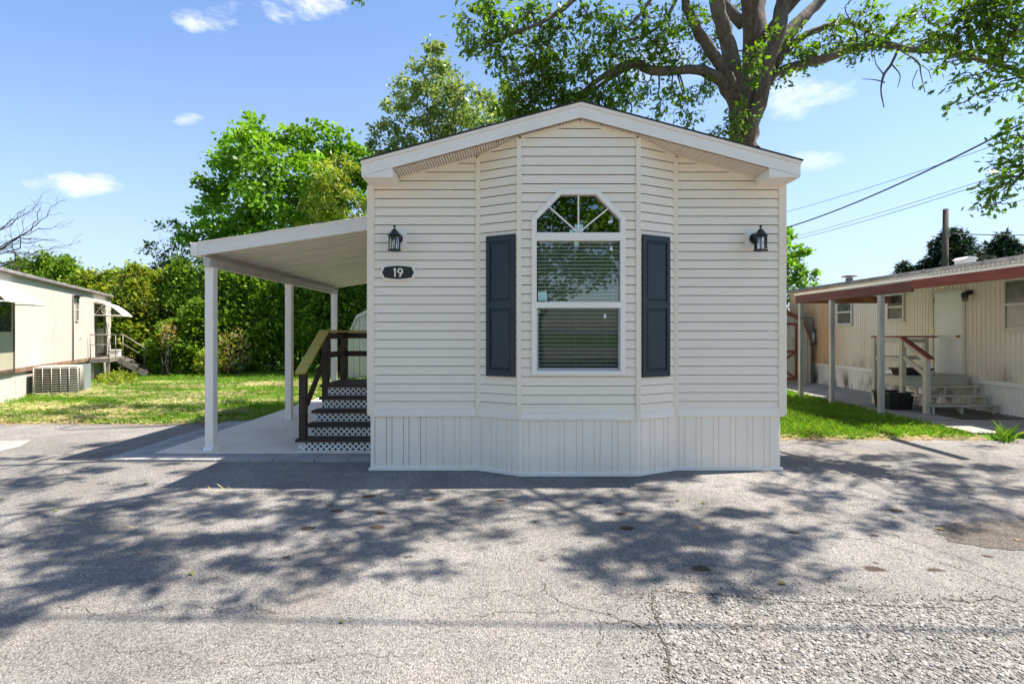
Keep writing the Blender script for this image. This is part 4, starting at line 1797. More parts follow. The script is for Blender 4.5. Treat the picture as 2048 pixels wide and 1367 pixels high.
m.box(.0, .04, 5.78, 5.86, 1.45, 1.68)
m.build('meter_box', MAT['white'], lt)

# porch with rails by the far door
pr_ = thing('metal_porch', 'rusty platform with iron rails and plank steps at the white trailer door', 'porch', tuple(XF @ Vector((.6, 7.9, 0))))
m = MB(XF)
y = 6.6
while y < 8.75:
    m.box(.04, .62, y, min(y + .14, 8.75), .70, .735)
    y += .145
m.build('deck', MAT['plank'], pr_)
m = MB(XF)
m.box(.04, .62, 6.6, 8.75, .60, .698)
m.build('deck_frame', MAT['plank'], pr_)
for x, y in ((.12, 6.7), (.55, 6.7), (.12, 8.65), (.55, 8.65)):
    m = MB(XF)
    m.box(x - .05, x + .05, y - .05, y + .05, -.01, .599)
    m.build('leg', MAT['plank'], pr_)
zt = 1.55
for y in (6.63, 8.71):
    m = MB(XF)
    rail = [(.06, y, zt), (.58, y, zt)] if y < 8 else [(.06, y, zt), (.58, y, zt), (1.33, y, zt - .56), (1.38, y, zt - .66), (1.30, y, zt - .74)]
    m.tube(rail, .017, 6)
    m.tube([(x, y, z - .34) for x, _, z in rail[:3]], .012, 6)
    for x in (.08, .58):
        m.tube([(x, y, .73), (x, y, zt)], .017, 6)
    if y > 8:
        m.tube([(1.26, 8.71, zt - .51), (1.26, 8.71, 0)], .017, 6)
    else:
        m.tube([(.58, 6.63, zt), (.58, 7.6, zt)], .014, 6)
        m.tube([(.58, 7.6, zt), (.58, 7.6, .73)], .014, 6)
    m.build('rail', MAT['iron'], pr_)
for y in (7.75, 8.6):
    m = MB(XF)
    m.bar((.63, y, .64), (1.5, y, .06), .045, .20)
    m.build('stringer', MAT['plank'], pr_)
for i, x in enumerate((.82, 1.09, 1.36)):
    m = MB(XF)
    z = .60 - i * .19
    m.box(x - .12, x + .12, 7.78, 8.57, z - .02, z + .015)
    m.build('tread', MAT['plank'], pr_)
bk = thing('planter_box', 'white box with small plants on the rusty porch platform', 'planter', tuple(XF @ Vector((.42, 8.4, .735))))
m = MB(XF)
m.box(.27, .55, 8.25, 8.60, .736, .96)
m.box(.25, .57, 8.23, 8.62, .961, .99)
m.build('box', MAT['white'], bk)
br = MB(XF)
br.tube([(.2, 8.66, .74), (.04, 8.85, 2.0)], .016, 6)
br.tube([(.2, 8.66, .736), (.185, 8.68, .86)], [.05, .03], 8)
tag(br.build('broom', MAT['white'], base=XF @ Vector((.2, 8.66, .74))), 'white broom leaning on the white trailer beside its far door', 'broom')

# condenser unit on the grass
ca, cb, cc = G(60, 795), G(156, 789), G(178, 781)
ux = TN.copy()
ca = cb - TN * .92
uy = Vector((-ux.y, ux.x, 0))
w_, d_ = .92, .92
XA = Matrix(((ux.x, uy.x, 0, ca.x), (ux.y, uy.y, 0, ca.y), (0, 0, 1, 0), (0, 0, 0, 1)))
ac = thing('air_conditioner', 'beige caged air conditioner unit on the grass beside the white trailer', 'air conditioner', tuple(ca + ux * .4))
H = .74
m = MB(XA)
m.box(.05, w_ - .05, .05, d_ - .05, .06, H - .04)
m.build('coil', MAT['black'], ac)
m = MB(XA)
m.box(0, w_, 0, d_, H - .035, H)
m.box(0, w_, 0, d_, .02, .07)
for x, y in ((0, 0), (w_ - .05, 0), (0, d_ - .05), (w_ - .05, d_ - .05)):
    m.box(x, x + .05, y, y + .05, .07, H - .035)
m.build('casing', MAT['grate'], ac)
m = MB(XA)
for i in range(11):
    z = .085 + i * (H - .14) / 10
    m.tube([(.0, -.012, z), (w_ + .012, -.012, z), (w_ + .012, d_ * .45, z)], .0085, 5)
for i in range(6):
    x = .02 + i * (w_ - .02) / 5
    m.tube([(x, -.02, .05), (x, -.02, H - .02)], .009, 5)
for i in range(1, 4):
    m.tube([(w_ + .02, i * .11, .05), (w_ + .02, i * .11, H - .02)], .009, 5)
m.build('fan_guard', MAT['grate'], ac)
m = MB(XA)
m.box(w_ + .001, w_ + .03, d_ * .46, d_ + .10, .04, H + .02)
m.build('service_panel', MAT['acmetal'], ac)

# ------------------------------------------------------------------ ribbed cream trailer on the right
RX = 9.6
RY0, RY1 = 4.6, 18.3


def mcorr():
    k = NT('ribbed cream trailer siding')
    vec = k.mapping((1, 1, .18))
    a = k.noise(1.1, 6, .65, vec)
    col = k.mix(k.ramp(a, [(.35, 0.0), (.7, 1.0)]), (.68, .63, .55), (.61, .55, .46))
    xyz = k.n('ShaderNodeSeparateXYZ')
    k.set(xyz.inputs[0], k.obj)
    # far section streaked orange
    far = k.math('MULTIPLY', k.math('SUBTRACT', xyz.outputs[1], 5.0), .9, clamp=True)
    st = k.ramp(k.noise(1.6, 6, .7, vec), [(.34, 0.45), (.62, 1.0)])
    col = k.mix(k.math('MULTIPLY', k.math('MULTIPLY', far, st), .9), col, (.58, .31, .13))
    low = k.math('MULTIPLY', k.math('SUBTRACT', 1.05, xyz.outputs[2]), 2.2, clamp=True)
    col = k.mix(k.math('MULTIPLY', low, k.ramp(k.noise(2.6, 5, .7, vec), [(.45, 0.0), (.65, .75)])), col, (.16, .13, .07))
    return k.done(k.pbr(col, .55, .35))


def mskirt():
    k = NT('mildewed ribbed skirting')
    vec = k.mapping((1, 1, .3))
    xyz = k.n('ShaderNodeSeparateXYZ')
    k.set(xyz.inputs[0], k.obj)
    col = k.mix(k.ramp(k.noise(1.5, 5), [(.35, 0.0), (.7, 1.0)]), (.74, .73, .71), (.64, .63, .60))
    far = k.math('MULTIPLY', k.math('SUBTRACT', xyz.outputs[1], .8), .9, clamp=True)
    low = k.math('MULTIPLY', k.math('SUBTRACT', .62, xyz.outputs[2]), 2.6, clamp=True)
    g = k.ramp(k.noise(3.0, 4, .6, vec), [(.48, 0.0), (.62, .9)])
    col = k.mix(k.math('MULTIPLY', k.math('MULTIPLY', far, low), g), col, (.085, .085, .045))
    return k.done(k.pbr(col, .6, .3))


MAT['corr'], MAT['corrskirt'] = mcorr(), mskirt()
rt = thing('trailer_home', 'ribbed cream trailer home with a dark red awning beam right of the grass', 'trailer home', (RX, 10, 0))


def ribbed(mb, y0, y1, z0, z1, pitch, dep, x=RX):
    ys, xs = [], []
    y = y0
    while y < y1:
        for f, d in ((0, 0), (.30, 0), (.42, dep), (.82, dep), (.95, 0)):
            ys.append(min(y + f * pitch, y1))
            xs.append(x - d)
        y += pitch
    vs, fs = [], []
    for a, b in zip(xs, ys):
        vs += [(a, b, z0), (a, b, z1)]
    for i in range(len(xs) - 1):
        fs.append((2 * i, 2 * i + 1, 2 * i + 3, 2 * i + 2))
    mb.add(vs, fs)


DY0, DY1 = 11.25, 12.02
BAYS = [(9.05, 10.32, 1.66, 2.66), (12.92, 13.52, 1.92, 2.60), (14.9, 15.6, 1.84, 2.58)]
m = MB()
ribbed(m, RY0, DY0 - .07, .665, 3.0, .105, .020)
ribbed(m, DY1 + .07, RY1, .665, 3.0, .085, .012)
ribbed(m, DY0 - .07, DY1 + .07, 2.58, 3.0, .105, .02)
m.box(RX + .004, RX + 3.6, RY0, RY1, .665, 3.0)
wall = m.build('wall', MAT['corr'], rt)
m = MB()
ribbed(m, RY0, RY1, -.01, .575, .085, .014, RX + .02)
m.box(RX + .024, RX + 3.5, RY0 + .05, RY1 - .05, -.01, .66)
m.build('skirting', MAT['corrskirt'], rt)
m = MB()
m.box(RX - .035, RX - .001, RY0, RY1, .575, .664)
m.build('belly_trim', MAT['corrskirt'], rt)
m = MB()
m.prism([(RX - .06, 3.0), (RX + 3.66, 3.0), (RX + 3.66, 3.06), (RX + 1.8, 3.30), (RX - .06, 3.08)], xz, RY0 - .05, RY1 + .05)
rf = m.build('roof', MAT['greyroof'], rt)
m = MB()
m.box(RX + .75, RX + 1.0, 12.1, 12.4, 3.1, 3.30)
m.prism([(RX + .72, 3.301), (RX + 1.03, 3.301), (RX + .96, 3.36), (RX + .80, 3.36)], xz, 12.07, 12.43)
m.build('roof_vent', MAT['white'], rf)
m = MB()
m.tube([(RX + .9, 16.5, 3.1), (RX + .9, 16.5, 3.32)], .1, 10)
m.lathe([(.10, 0), (.22, .02), (.22, .04), (.05, .08)], (RX + .9, 16.5, 3.34), 12)
m.build('roof_vent', MAT['greyroof'], rf)
# awning; sheet cut short at the near end so sun reaches the grass
AX = 7.22
aw_z = lambda x: 2.58 + (x - AX) * .13
m = MB()
m.prism([(AX + .02, aw_z(AX + .02)), (RX - .065, aw_z(RX - .065)), (RX - .065, aw_z(RX - .065) + .03), (AX + .02, aw_z(AX + .02) + .03)], xz, 9.3, 13.4)
aw = m.build('awning', MAT['aluminium'], rt)
m = MB()
m.box(AX - .03, AX + .03, 7.0, 9.55, 2.405, 2.56)
m.build('awning_beam', MAT['redpaint'], aw, .004)
m = MB()
m.box(AX - .025, AX + .03, 9.553, 13.45, 2.36, 2.545)
m.build('awning_beam', M('dull maroon paint', (.115, .042, .040), (.15, .07, .062), 4, .75, .2, .3, 50, (3, .3, 3)), aw, .004)
m = MB()
m.box(AX + .031, RX - .07, 13.3, 13.4, 2.36, 2.54)
m.build('awning_beam', MAT['rust'], aw)
m = MB()
m.box(AX - .035, AX + .05, 6.98, 13.5, 2.562, 2.60)
m.build('awning_flashing', MAT['aluminium'], aw)
for (x, y, z1) in ((AX + .02, 10.4, 2.359), (AX + .02, 12.0, 2.359), (AX + .03, 13.3, 2.359)):
    m = MB()
    m.box(x - .046, x + .046, y - .046, y + .046, -.02, z1)
    m.build('post', MAT['greywood'], rt, .006)
# windows
for (ya, yb, za, zb) in BAYS:
    m = MB()
    f = .05
    xo = RX - .055
    m.box(xo, RX + .002, ya, ya + f, za, zb)
    m.box(xo, RX + .002, yb - f, yb, za, zb)
    zm = (za + zb) / 2
    for z in (za, zm - f / 2, zb - f):
        m.box(xo + .001, RX + .002, ya + f, yb - f, z, z + f)
    m.box(xo - .03, RX, ya - .03, yb + .03, za - .03, za - .001)
    wn = m.build('window', MAT['oldwhite'], rt)
    m = MB()
    m.box(RX - .026, RX - .022, ya + f, yb - f, za + f, zm - f / 2)
    m.build('curtain', MAT['curtain'], wn)
    m = MB()
    m.box(RX - .026, RX - .022, ya + f, yb - f, zm + f / 2, zb - f)
    m.build('curtain', MAT['trailerin'], wn)
    m = MB()
    m.add([(RX - .032, ya + f, za + f), (RX - .032, yb - f, za + f), (RX - .032, yb - f, zb - f), (RX - .032, ya + f, zb - f)], [(0, 1, 2, 3)])
    m.build('pane', MAT['dimglass'], wn)
# door
m = MB()
f = .07
m.box(RX - .05, RX + .003, DY0 - f, DY0, .68, 2.58)
m.box(RX - .05, RX + .003, DY1, DY1 + f, .68, 2.58)
m.box(RX - .049, RX + .003, DY0, DY1, 2.51, 2.579)
fr = m.build('door_frame', MAT['oldwhite'], rt)
m = MB()
m.box(RX - .035, RX - .004, DY0 + .004, DY1 - .004, .72, 2.508)
dr = m.build('door', MAT['door'], rt, .003)
m = MB()
for z in (1.56,):
    m._lathe([(.03, 0), (.03, .012), (.012, .016), (.012, .03), (.026, .04), (.026, .06), (.005, .068)], (0, 0, 0), 12, True)
kn = MB(Matrix.Translation((RX - .036, DY0 + .09, 1.54)) @ Matrix.Rotation(R(-90), 4, 'Y'))
kn._lathe([(.03, 0), (.03, .012), (.012, .016), (.012, .03), (.026, .04), (.026, .06), (.005, .068)], (0, 0, 0), 12, True)
kn.build('door_knob', MAT['brass'], dr)
for z in (.95, 1.6, 2.3):
    m = MB()
    m.box(RX - .052, RX - .036, DY1 - .02, DY1 + .02, z, z + .10)
    m.build('hinge', MAT['brass'], dr)
lp = thing('porch_lamp', 'black cylinder lamp beside the grey door of the ribbed trailer', 'wall lamp', (RX - .02, 11.08, 2.42))
m = MB()
m.tube([(RX - .022, 11.06, 2.46), (RX - .08, 11.06, 2.46)], .055, 12)
m.tube([(RX - .08, 11.06, 2.46), (RX - .13, 11.06, 2.44)], .03, 8)
m._lathe([(.05, -.02), (.062, 0), (.062, .06), (.03, .09)], (RX - .15, 11.06, 2.38), 12, True)
m.build('lamp_body', MAT['black'], lp)
m = MB()
m._lathe([(.045, -.10), (.056, -.06), (.056, -.021)], (RX - .15, 11.06, 2.38), 12, True)
m.build('lamp_glass', MAT['curtain'], lp)

# entrance landing and steps
es = thing('porch_steps', 'cream open wooden steps with a red handrail at the grey trailer door', 'porch steps', (8.8, 10.3, .03))
LX0, LX1, LY0, LY1 = 8.17, 9.50, 11.0, 11.95
ZT = .70
m = MB()
y = LY0
while y < LY1 - .02:
    m.box(LX0 - .02, LX1 + .02, y, min(y + .135, LY1), ZT - .035, ZT)
    y += .14
m.build('landing_deck', MAT['creampaint'], es, .003)
m = MB()
m.box(LX0, LX1, LY0 + .02, LY0 + .06, ZT - .19, ZT - .036)
m.box(LX0, LX1, LY1 - .06, LY1 - .02, ZT - .19, ZT - .036)
m.box(LX0, LX0 + .04, LY0 + .061, LY1 - .061, ZT - .19, ZT - .036)
m.build('landing_frame', MAT['creampaint'], es)
ny = 4
for i in range(4):
    z = ZT - .165 * (i)
    y = LY0 - .21 * i
    if i > 0:
        m = MB()
        m.box(LX0 - .02, LX1 + .02, y - .02, y + .25, z - .035, z)
        m.build('tread', MAT['creampaint'], es, .003)
for x in (LX0 + .06, LX0 + .62, LX1 - .08):
    m = MB()
    pl = [(LY0 + .019, ZT - .036)]
    for i in range(1, 4):
        z, y = ZT - .165 * i, LY0 - .21 * i
        pl += [(y + .21, z + .165 - .036 if i > 1 else ZT - .036), (y + .21, z - .036)]
    yb = LY0 - .63
    pl += [(yb, ZT - .495 - .036), (yb, .031), (yb + .16, .031), (LY0 + .019, ZT - .42)]
    # sawtooth stringer built from convex pieces
    for i in range(1, 4):
        z, y = ZT - .165 * i, LY0 - .21 * i
        m.prism([(y, max(.031, z - .20)), (y + .209, max(.031, z - .05)), (y + .209, z - .037), (y, z - .037)], lambda a, b, d: (d, a, b), x, x + .04)
    m.build('stringer', MAT['creampaint'], es)
for (x, y, z1) in ((LX0 - .02, 10.42, 1.14), (LX0 - .02, 11.06, 1.50), (LX0 - .02, 11.9, 1.50), (9.28, 11.9, 1.50)):
    m = MB()
    m.box(x - .045, x + .045, y - .045, y + .045, .031, z1)
    m.build('post', MAT['creampaint'], es, .004)
m = MB()
m.bar((LX0 - .02, 10.30, 1.115), (LX0 - .02, 11.08, 1.53), .11, .035)
m.bar((LX0 - .02, 11.08, 1.53), (LX0 - .02, 11.96, 1.53), .11, .034)
m.bar((LX0 + .036, 11.9, 1.53), (9.5, 11.9, 1.53), .11, .034)
m.build('hand_rail', MAT['redpaint'], es, .004)
m = MB()
m.bar((LX0 - .02, 10.466, 1.10), (LX0 - .02, 11.014, 1.41), .035, .085)
m.bar((LX0 - .02, 10.466, .80), (LX0 - .02, 11.014, 1.11), .035, .085)
for z in (1.44, 1.06):
    m.bar((LX0 - .02, 11.106, z), (LX0 - .02, 11.854, z), .035, .085)
    m.bar((LX0 + .026, 11.9, z), (9.23, 11.9, z), .035, .085)
m.build('rail', MAT['creampaint'], es)


def tub(name, label, cat, x, y, z, a, b, h):
    root = thing(name, label, cat, (x, y, z))
    m = MB()
    t = .86
    o = [(-a, -b), (a, -b), (a, b), (-a, b)]
    vs = []
    for s, zz in ((t, 0), (1.0, h), (.94, h), (.8, .02)):
        vs += [(x + p * s, y + q * s, z + zz) for p, q in o]
    fs = [(3, 2, 1, 0), (12, 13, 14, 15)]
    for l in range(3):
        for k in range(4):
            k2 = (k + 1) % 4
            fs.append((l * 4 + k, l * 4 + k2, l * 4 + 4 + k2, l * 4 + 4 + k))
    m.add(vs, fs)
    m.build('body', MAT['blackplastic'], root, .01)
    m = MB()
    for (p, q) in zip(o, o[1:] + o[:1]):
        m.bar((x + p[0] * 1.03, y + p[1] * 1.03, z + h - .02), (x + q[0] * 1.03, y + q[1] * 1.03, z + h - .02), .03, .04)
    m.build('rim', MAT['blackplastic'], root)
    return root


tub('storage_tub', 'black plastic tub on the walkway behind the nearest awning post', 'storage tub', 8.02, 11.15, .031, .26, .26, .36)
tub('storage_tub', 'low black tub on the landing of the cream trailer steps', 'storage tub', 8.75, 11.62, ZT + .001, .34, .18, .15)
m = MB()
m.prism([(8.25, 9.72), (9.45, 9.72), (9.45, 10.28), (8.25, 10.28)], lambda a, b, d: (a, b, d), .046, .0315)
tag(m.build('door_mat', MAT['blackplastic'], base=(8.8, 10, .03)), 'black rubber mat at the foot of the cream wooden steps', 'door mat')
# feeder hung near the far awning post
fd = thing('bird_feeder', 'dark lantern shaped bird feeder hanging near the cream shed', 'bird feeder', tuple(P(1627, 672, 13.1)))
c = P(1627, 672, 13.1)
m = MB()
m._lathe([(.085, -.20), (.085, -.17), (.05, -.16)], c, 10, True)
m._lathe([(.05, .12), (.085, .13), (.02, .20), (.01, .22)], c, 10, True)
for k in range(4):
    a = k * math.pi / 2 + .4
    m.bar((c.x + .055 * math.cos(a), c.y + .055 * math.sin(a), c.z - .16), (c.x + .055 * math.cos(a), c.y + .055 * math.sin(a), c.z + .12), .012, .012)
m.build('cage', MAT['black'], fd)
m = MB()
m._lathe([(.045, -.15), (.045, .11)], c, 10, True)
m.build('seed_tube', MAT['acmetal'], fd)
m = MB()
m.tube([(c.x, c.y, c.z + .2), (c.x, c.y, c.z + .42), (c.x - .05, c.y, c.z + .46), (c.x - .28, c.y + .1, c.z + .44)], .009, 6)
m.build('hook', MAT['black'], fd)
# ------------------------------------------------------------------ trees
def lobed(n, r1, r0):
    """lobed leaf outline in its own plane, stem at the origin"""
    pts = [(0, 0)]
    for i in range(n):
        a = R(-20 + 220 * i / (n - 1))
        r = r1 if i % 2 == 0 else r0
        r *= .55 + .45 * math.sin(max(0, min(math.pi, R(200) * i / (n - 1) - .15))) if True else 1
        pts.append((math.cos(a) * r * .62, .42 + math.sin(a) * r * .72))
    return np.array([(x, y, .16 * abs(x)) for x, y in pts])


LEAF_OAK = lobed(9, .62, .30)
LEAF_MAPLE = np.array([(0, 0, 0), (.42, .18, .08), (.5, .62, .1), (0, 1.0, 0), (-.5, .62, .1), (-.42, .18, .08)])
LEAF_SIMPLE = np.array([(0, 0, 0), (.30, .42, .07), (0, 1.0, 0), (-.30, .42, .07)])
LEAF_LONG = np.array([(0, 0, 0), (.16, .4, .04), (0, 1.0, 0), (-.16, .4, .04)])


def leaf_verts(r, pos, dirs, size, shape, spread=.9, sizevar=.3):
    """one card per position: tip runs roughly along dirs"""
    n = len(pos)
    d = dirs + r.normal(0, spread, (n, 3))
    d /= np.linalg.norm(d, axis=1, keepdims=True) + 1e-9
    up = np.array([0, 0, 1.0]) + r.normal(0, .55, (n, 3))
    s = np.cross(d, up)
    s /= np.linalg.norm(s, axis=1, keepdims=True) + 1e-9
    nn_ = np.cross(s, d)
    sz = size * np.clip(r.normal(1, sizevar, n), .45, 1.8)
    v = (s[:, None] * shape[None, :, 0:1] + d[:, None] * shape[None, :, 1:2] + nn_[:, None] * shape[None, :, 2:3]) * sz[:, None, None]
    v += pos[:, None]
    return v.reshape(-1, 3)


def wig(r, a, b, n, amp, sag=0.0):
    a, b = Vector(a), Vector(b)
    ln = (b - a).length
    pts = []
    for i in range(n + 1):
        t = i / n
        p = a.lerp(b, t)
        e = math.sin(math.pi * t)
        p += Vector(r.normal(0, amp * ln, 3)) * (e if 0 < i < n else 0)
        p.z += sag * ln * e
        pts.append(p)
    return pts


def lump_points(r, c, rad, n, shell=.55):
    """points in a lumpy ball, denser outwards"""
    d = r.normal(0, 1, (n, 3))
    d /= np.linalg.norm(d, axis=1, keepdims=True)
    rr = np.where(r.random(n) < shell, r.uniform(.72, 1.05, n), r.random(n) ** (1 / 3))
    rad = np.asarray(rad, float)
    return np.asarray(c) + d * rr[:, None] * rad, d


def grow_tree(name, label, cat, base, lumps, leaf_n, leaf_size, shape, lm, bm, trunk_r, seed, group=None, spread=.9, droop=-.25, trunk_top=None, twigs=7):
    """trunk and limbs reach every lump; leaves sit on twigs in the lumps. lumps: (centre, radius)"""
    r = np.random.default_rng(seed)
    root = thing(name, label, cat, tuple(base), group)
    base = Vector(base)
    tr = MB()
    cs = [Vector(l[0]) for l in lumps]
    top = trunk_top or Vector((sum(c.x for c in cs) / len(cs), sum(c.y for c in cs) / len(cs), base.z + (max(c.z for c in cs) - base.z) * .72))
    tp = wig(r, base - Vector((0, 0, .2)), top, 8, .012)
    tr.tube(tp, [trunk_r * (1 - .82 * i / 8) for i in range(9)], 8)
    allv = []
    for (c, rad), cv in zip(lumps, cs):
        rad3 = np.array(rad if isinstance(rad, (tuple, list)) else (rad, rad, rad))
        # limb leaves the trunk below the lump
        zt = max(base.z + (top.z - base.z) * .25, cv.z - (cv - top).length * .55)
        zt = min(zt, top.z - .05)
        j = min(range(len(tp)), key=lambda i: abs(tp[i].z - zt))
        lp = wig(r, tp[j], cv, 5, .04, .05)
        r0 = trunk_r * .34 * (1 - .6 * j / 8)
        tr.tube(lp, [max(.012, r0 * (1 - .8 * i / 5)) for i in range(6)], 5)
        vol = leaf_n * float(np.mean(rad3)) ** 2
        n = int(vol)
        ends, _ = lump_points(r, c, rad3 * .8, twigs)
        for e in ends:
            tw = wig(r, lp[3 + int(r.integers(0, 3))], e, 3, .08)
            tr.tube(tw, [max(.006, r0 * .2), max(.005, r0 * .14), .006, .004], 4)
        # sub-clumps give light and dark
        k = max(6, int(14 * float(np.mean(rad3))))
        sc, sd = lump_points(r, c, rad3 * .86, k, .7)
        per = n // k + 1
        for q in range(k):
            rr = float(np.mean(rad3)) * r.uniform(.22, .42)
            pos = sc[q] + r.normal(0, 1, (per, 3)) * np.array([rr, rr, rr * .55]) * .62
            dirs = sd[q] + np.array([0, 0, droop])
            allv.append(leaf_verts(r, pos, np.tile(dirs, (per, 1)), leaf_size, shape, spread))
    tr.build('trunk', bm, root)
    v = np.concatenate(allv) - np.array(base)
    o = link('crown', fast_mesh('crown', v, len(shape), lm), root)
    return root


def pxl(lst, Y, jit, seed):
    """lumps listed as photo pixels at a distance; depth varies"""
    r = np.random.default_rng(seed)
    o = []
    for (x, y, rp) in lst:
        yy = Y + r.uniform(-jit, jit)
        c = P(x, y, yy)
        o.append((tuple(c), rp / FPX * Y))
    return o


# big maple behind the hedge
ml = pxl([(505, 262, 40), (455, 305, 45), (425, 360, 38), (410, 425, 38), (520, 320, 75), (600, 285, 42), (560, 300, 40), (660, 285, 42), (705, 312, 40), (580, 380, 85), (655, 360, 75), (480, 410, 62),
          (540, 450, 60), (620, 450, 70), (715, 380, 50), (690, 440, 60), (395, 470, 34), (440, 485, 50), (745, 330, 45), (520, 500, 60)], 27, 2.2, 1)
grow_tree('maple_tree', 'tall bright green maple rising behind the hedge left of the home', 'tree', (-11.6, 27.5, 0), ml, 640, .165, LEAF_MAPLE, MAT['mapleleaf'], MAT['darkbark'], .30, 41, spread=.7)
dl = pxl([(345, 470, 34), (310, 505, 30), (370, 510, 40), (340, 540, 34), (400, 545, 45), (296, 545, 20)], 28, 1.0, 2)
grow_tree('dark_tree', 'low dark leaved tree at the lower left of the bright maple', 'tree', (-17.2, 28.2, 0), dl, 480, .155, LEAF_SIMPLE, MAT['darkleaf'], MAT['darkbark'], .18, 42)
pl_ = pxl([(865, 110, 30), (850, 150, 42), (885, 165, 46), (812, 185, 36), (845, 215, 52), (905, 225, 55), (795, 240, 38), (770, 275, 30), (860, 270, 60), (950, 225, 50), (985, 255, 45), (930, 280, 60), (800, 300, 42), (1000, 200, 40),
           (760, 300, 25), (870, 330, 70), (960, 340, 70), (790, 340, 50)], 22, 1.4, 3)
grow_tree('poplar_tree', 'tall silvery leaved poplar behind the left roof slope', 'tree', (-3.1, 22.6, 0), pl_, 950, .16, LEAF_SIMPLE, MAT['poplarleaf'], MAT['darkbark'], .22, 43, spread=1.1, droop=-.6)
yl = pxl([(668, 318, 22), (640, 350, 30), (690, 345, 28), (665, 370, 34), (620, 405, 26), (650, 415, 32), (700, 405, 36), (725, 420, 26), (610, 432, 20), (670, 450, 36)], 23.5, .5, 4)
grow_tree('ash_tree', 'slender yellow green tree with drooping leaflets above the patio roof', 'tree', (-7.9, 23.6, 0), yl, 700, .20, LEAF_LONG, MAT['limeleaf'], MAT['deadwood'], .09, 44, spread=.6, droop=-1.1)
bl = pxl([(1565, 475, 20), (1560, 515, 40), (1595, 505, 22), (1585, 545, 36), (1612, 545, 20), (1560, 580, 45), (1600, 580, 34), (1530, 480, 35), (1510, 540, 45), (1625, 575, 14)], 21, .8, 5)
grow_tree('small_tree', 'bushy bright green tree between the home and the ribbed trailer', 'tree', (10.6, 21.2, 0), bl, 900, .17, LEAF_SIMPLE, MAT['mapleleaf'], MAT['darkbark'], .12, 45)

# trees across the road, seen mirrored in the bay window
rl = [((0, 0, 7.5), 3.2), ((2.6, .5, 6.4), 2.4), ((-2.7, -.4, 6.6), 2.6), ((.8, 1.6, 10), 2.6), ((-1.6, .4, 9.6), 2.4), ((1.8, -1, 4.4), 2.0), ((-2, .8, 4.2), 2.0), ((.2, .3, 12), 1.9)]
t0 = grow_tree('shade_tree', 'broad green tree across the road mirrored in the bay window', 'tree', (1.2, -13, 0), [((c[0] + 1.2, c[1] - 13, c[2]), rr) for c, rr in rl], 300, .17, LEAF_MAPLE, MAT['mapleleaf'], MAT['darkbark'], .3, 46, 'trees across the road behind the viewer')
for i, (x, y, s, rz) in enumerate(((-6.4, -14.5, 1.05, 1.1), (8.2, -15, 1.1, 2.2), (-13, -13.5, .95, 3.0))):
    c = t0.copy()
    C.objects.link(c)
    c.location = (x, y, 0)
    c.scale = (s, s, s)
    c.rotation_euler = (0, 0, rz)
    c['label'] = 'broad green tree across the road mirrored in the bay window'
    for ch in t0.children:
        d = ch.copy()
        C.objects.link(d)
        d.parent = c

# ------------------------------------------------------------------ arborvitae hedge
def cedar(name, base, h, rad, n, m, seed, label, group=None, dead=.0, link_only=False):
    r = np.random.default_rng(seed)
    root = thing(name, label, 'hedge shrub', tuple(base), group)
    # wavy column outline
    k = 110
    vs = []
    cl = []
    for i in range(k):
        z = h * (.04 + .94 * r.random() ** .85)
        e = rad * (1.0 - .80 * max(0, (z / h - .45) / .55) ** 1.5) * (.85 + .15 * math.sin(z * 3 + seed))
        a = r.uniform(0, 6.283)
        q = e * r.uniform(.62, 1.0)
        cl.append((q * math.cos(a), q * math.sin(a), z, a, e))
    for i in range(6):
        cl.append((r.normal(0, rad * .15), r.normal(0, rad * .15), h * r.uniform(.93, 1.03), r.uniform(0, 6.28), rad * .3))
    per = n // len(cl)
    for (x, y, z, a, e) in cl:
        s = .12 + .16 * r.random() * min(1, e)
        pos = np.array([x, y, z]) + r.normal(0, 1, (per, 3)) * np.array([s, s, s * 1.25])
        dirs = np.tile(np.array([math.cos(a) * .7, math.sin(a) * .7, .55]), (per, 1))
        vs.append(leaf_verts(r, pos, dirs, .15, LEAF_FAN, .55))
    v = np.concatenate(vs)
    v[:, 2] = np.maximum(v[:, 2], .01)
    tr = MB()
    b = Vector(base)
    tp = wig(r, b + Vector((0, 0, -.1)), b + Vector((0, 0, h * .9)), 6, .02)
    tr.tube(tp, [.075 * (1 - .8 * i / 6) for i in range(7)], 6)
    for i in range(26):
        z = h * r.uniform(.1, .8)
        a = r.uniform(0, 6.283)
        p = b + Vector((0, 0, z))
        tr.tube(wig(r, p, p + Vector((math.cos(a), math.sin(a), .5)) * rad * r.uniform(.6, .95), 3, .06), [.018, .012, .008, .004], 4)
    tr.build('trunk', MAT['darkbark'], root)
    link('foliage', fast_mesh('foliage', v, len(LEAF_FAN), m), root)
    return root


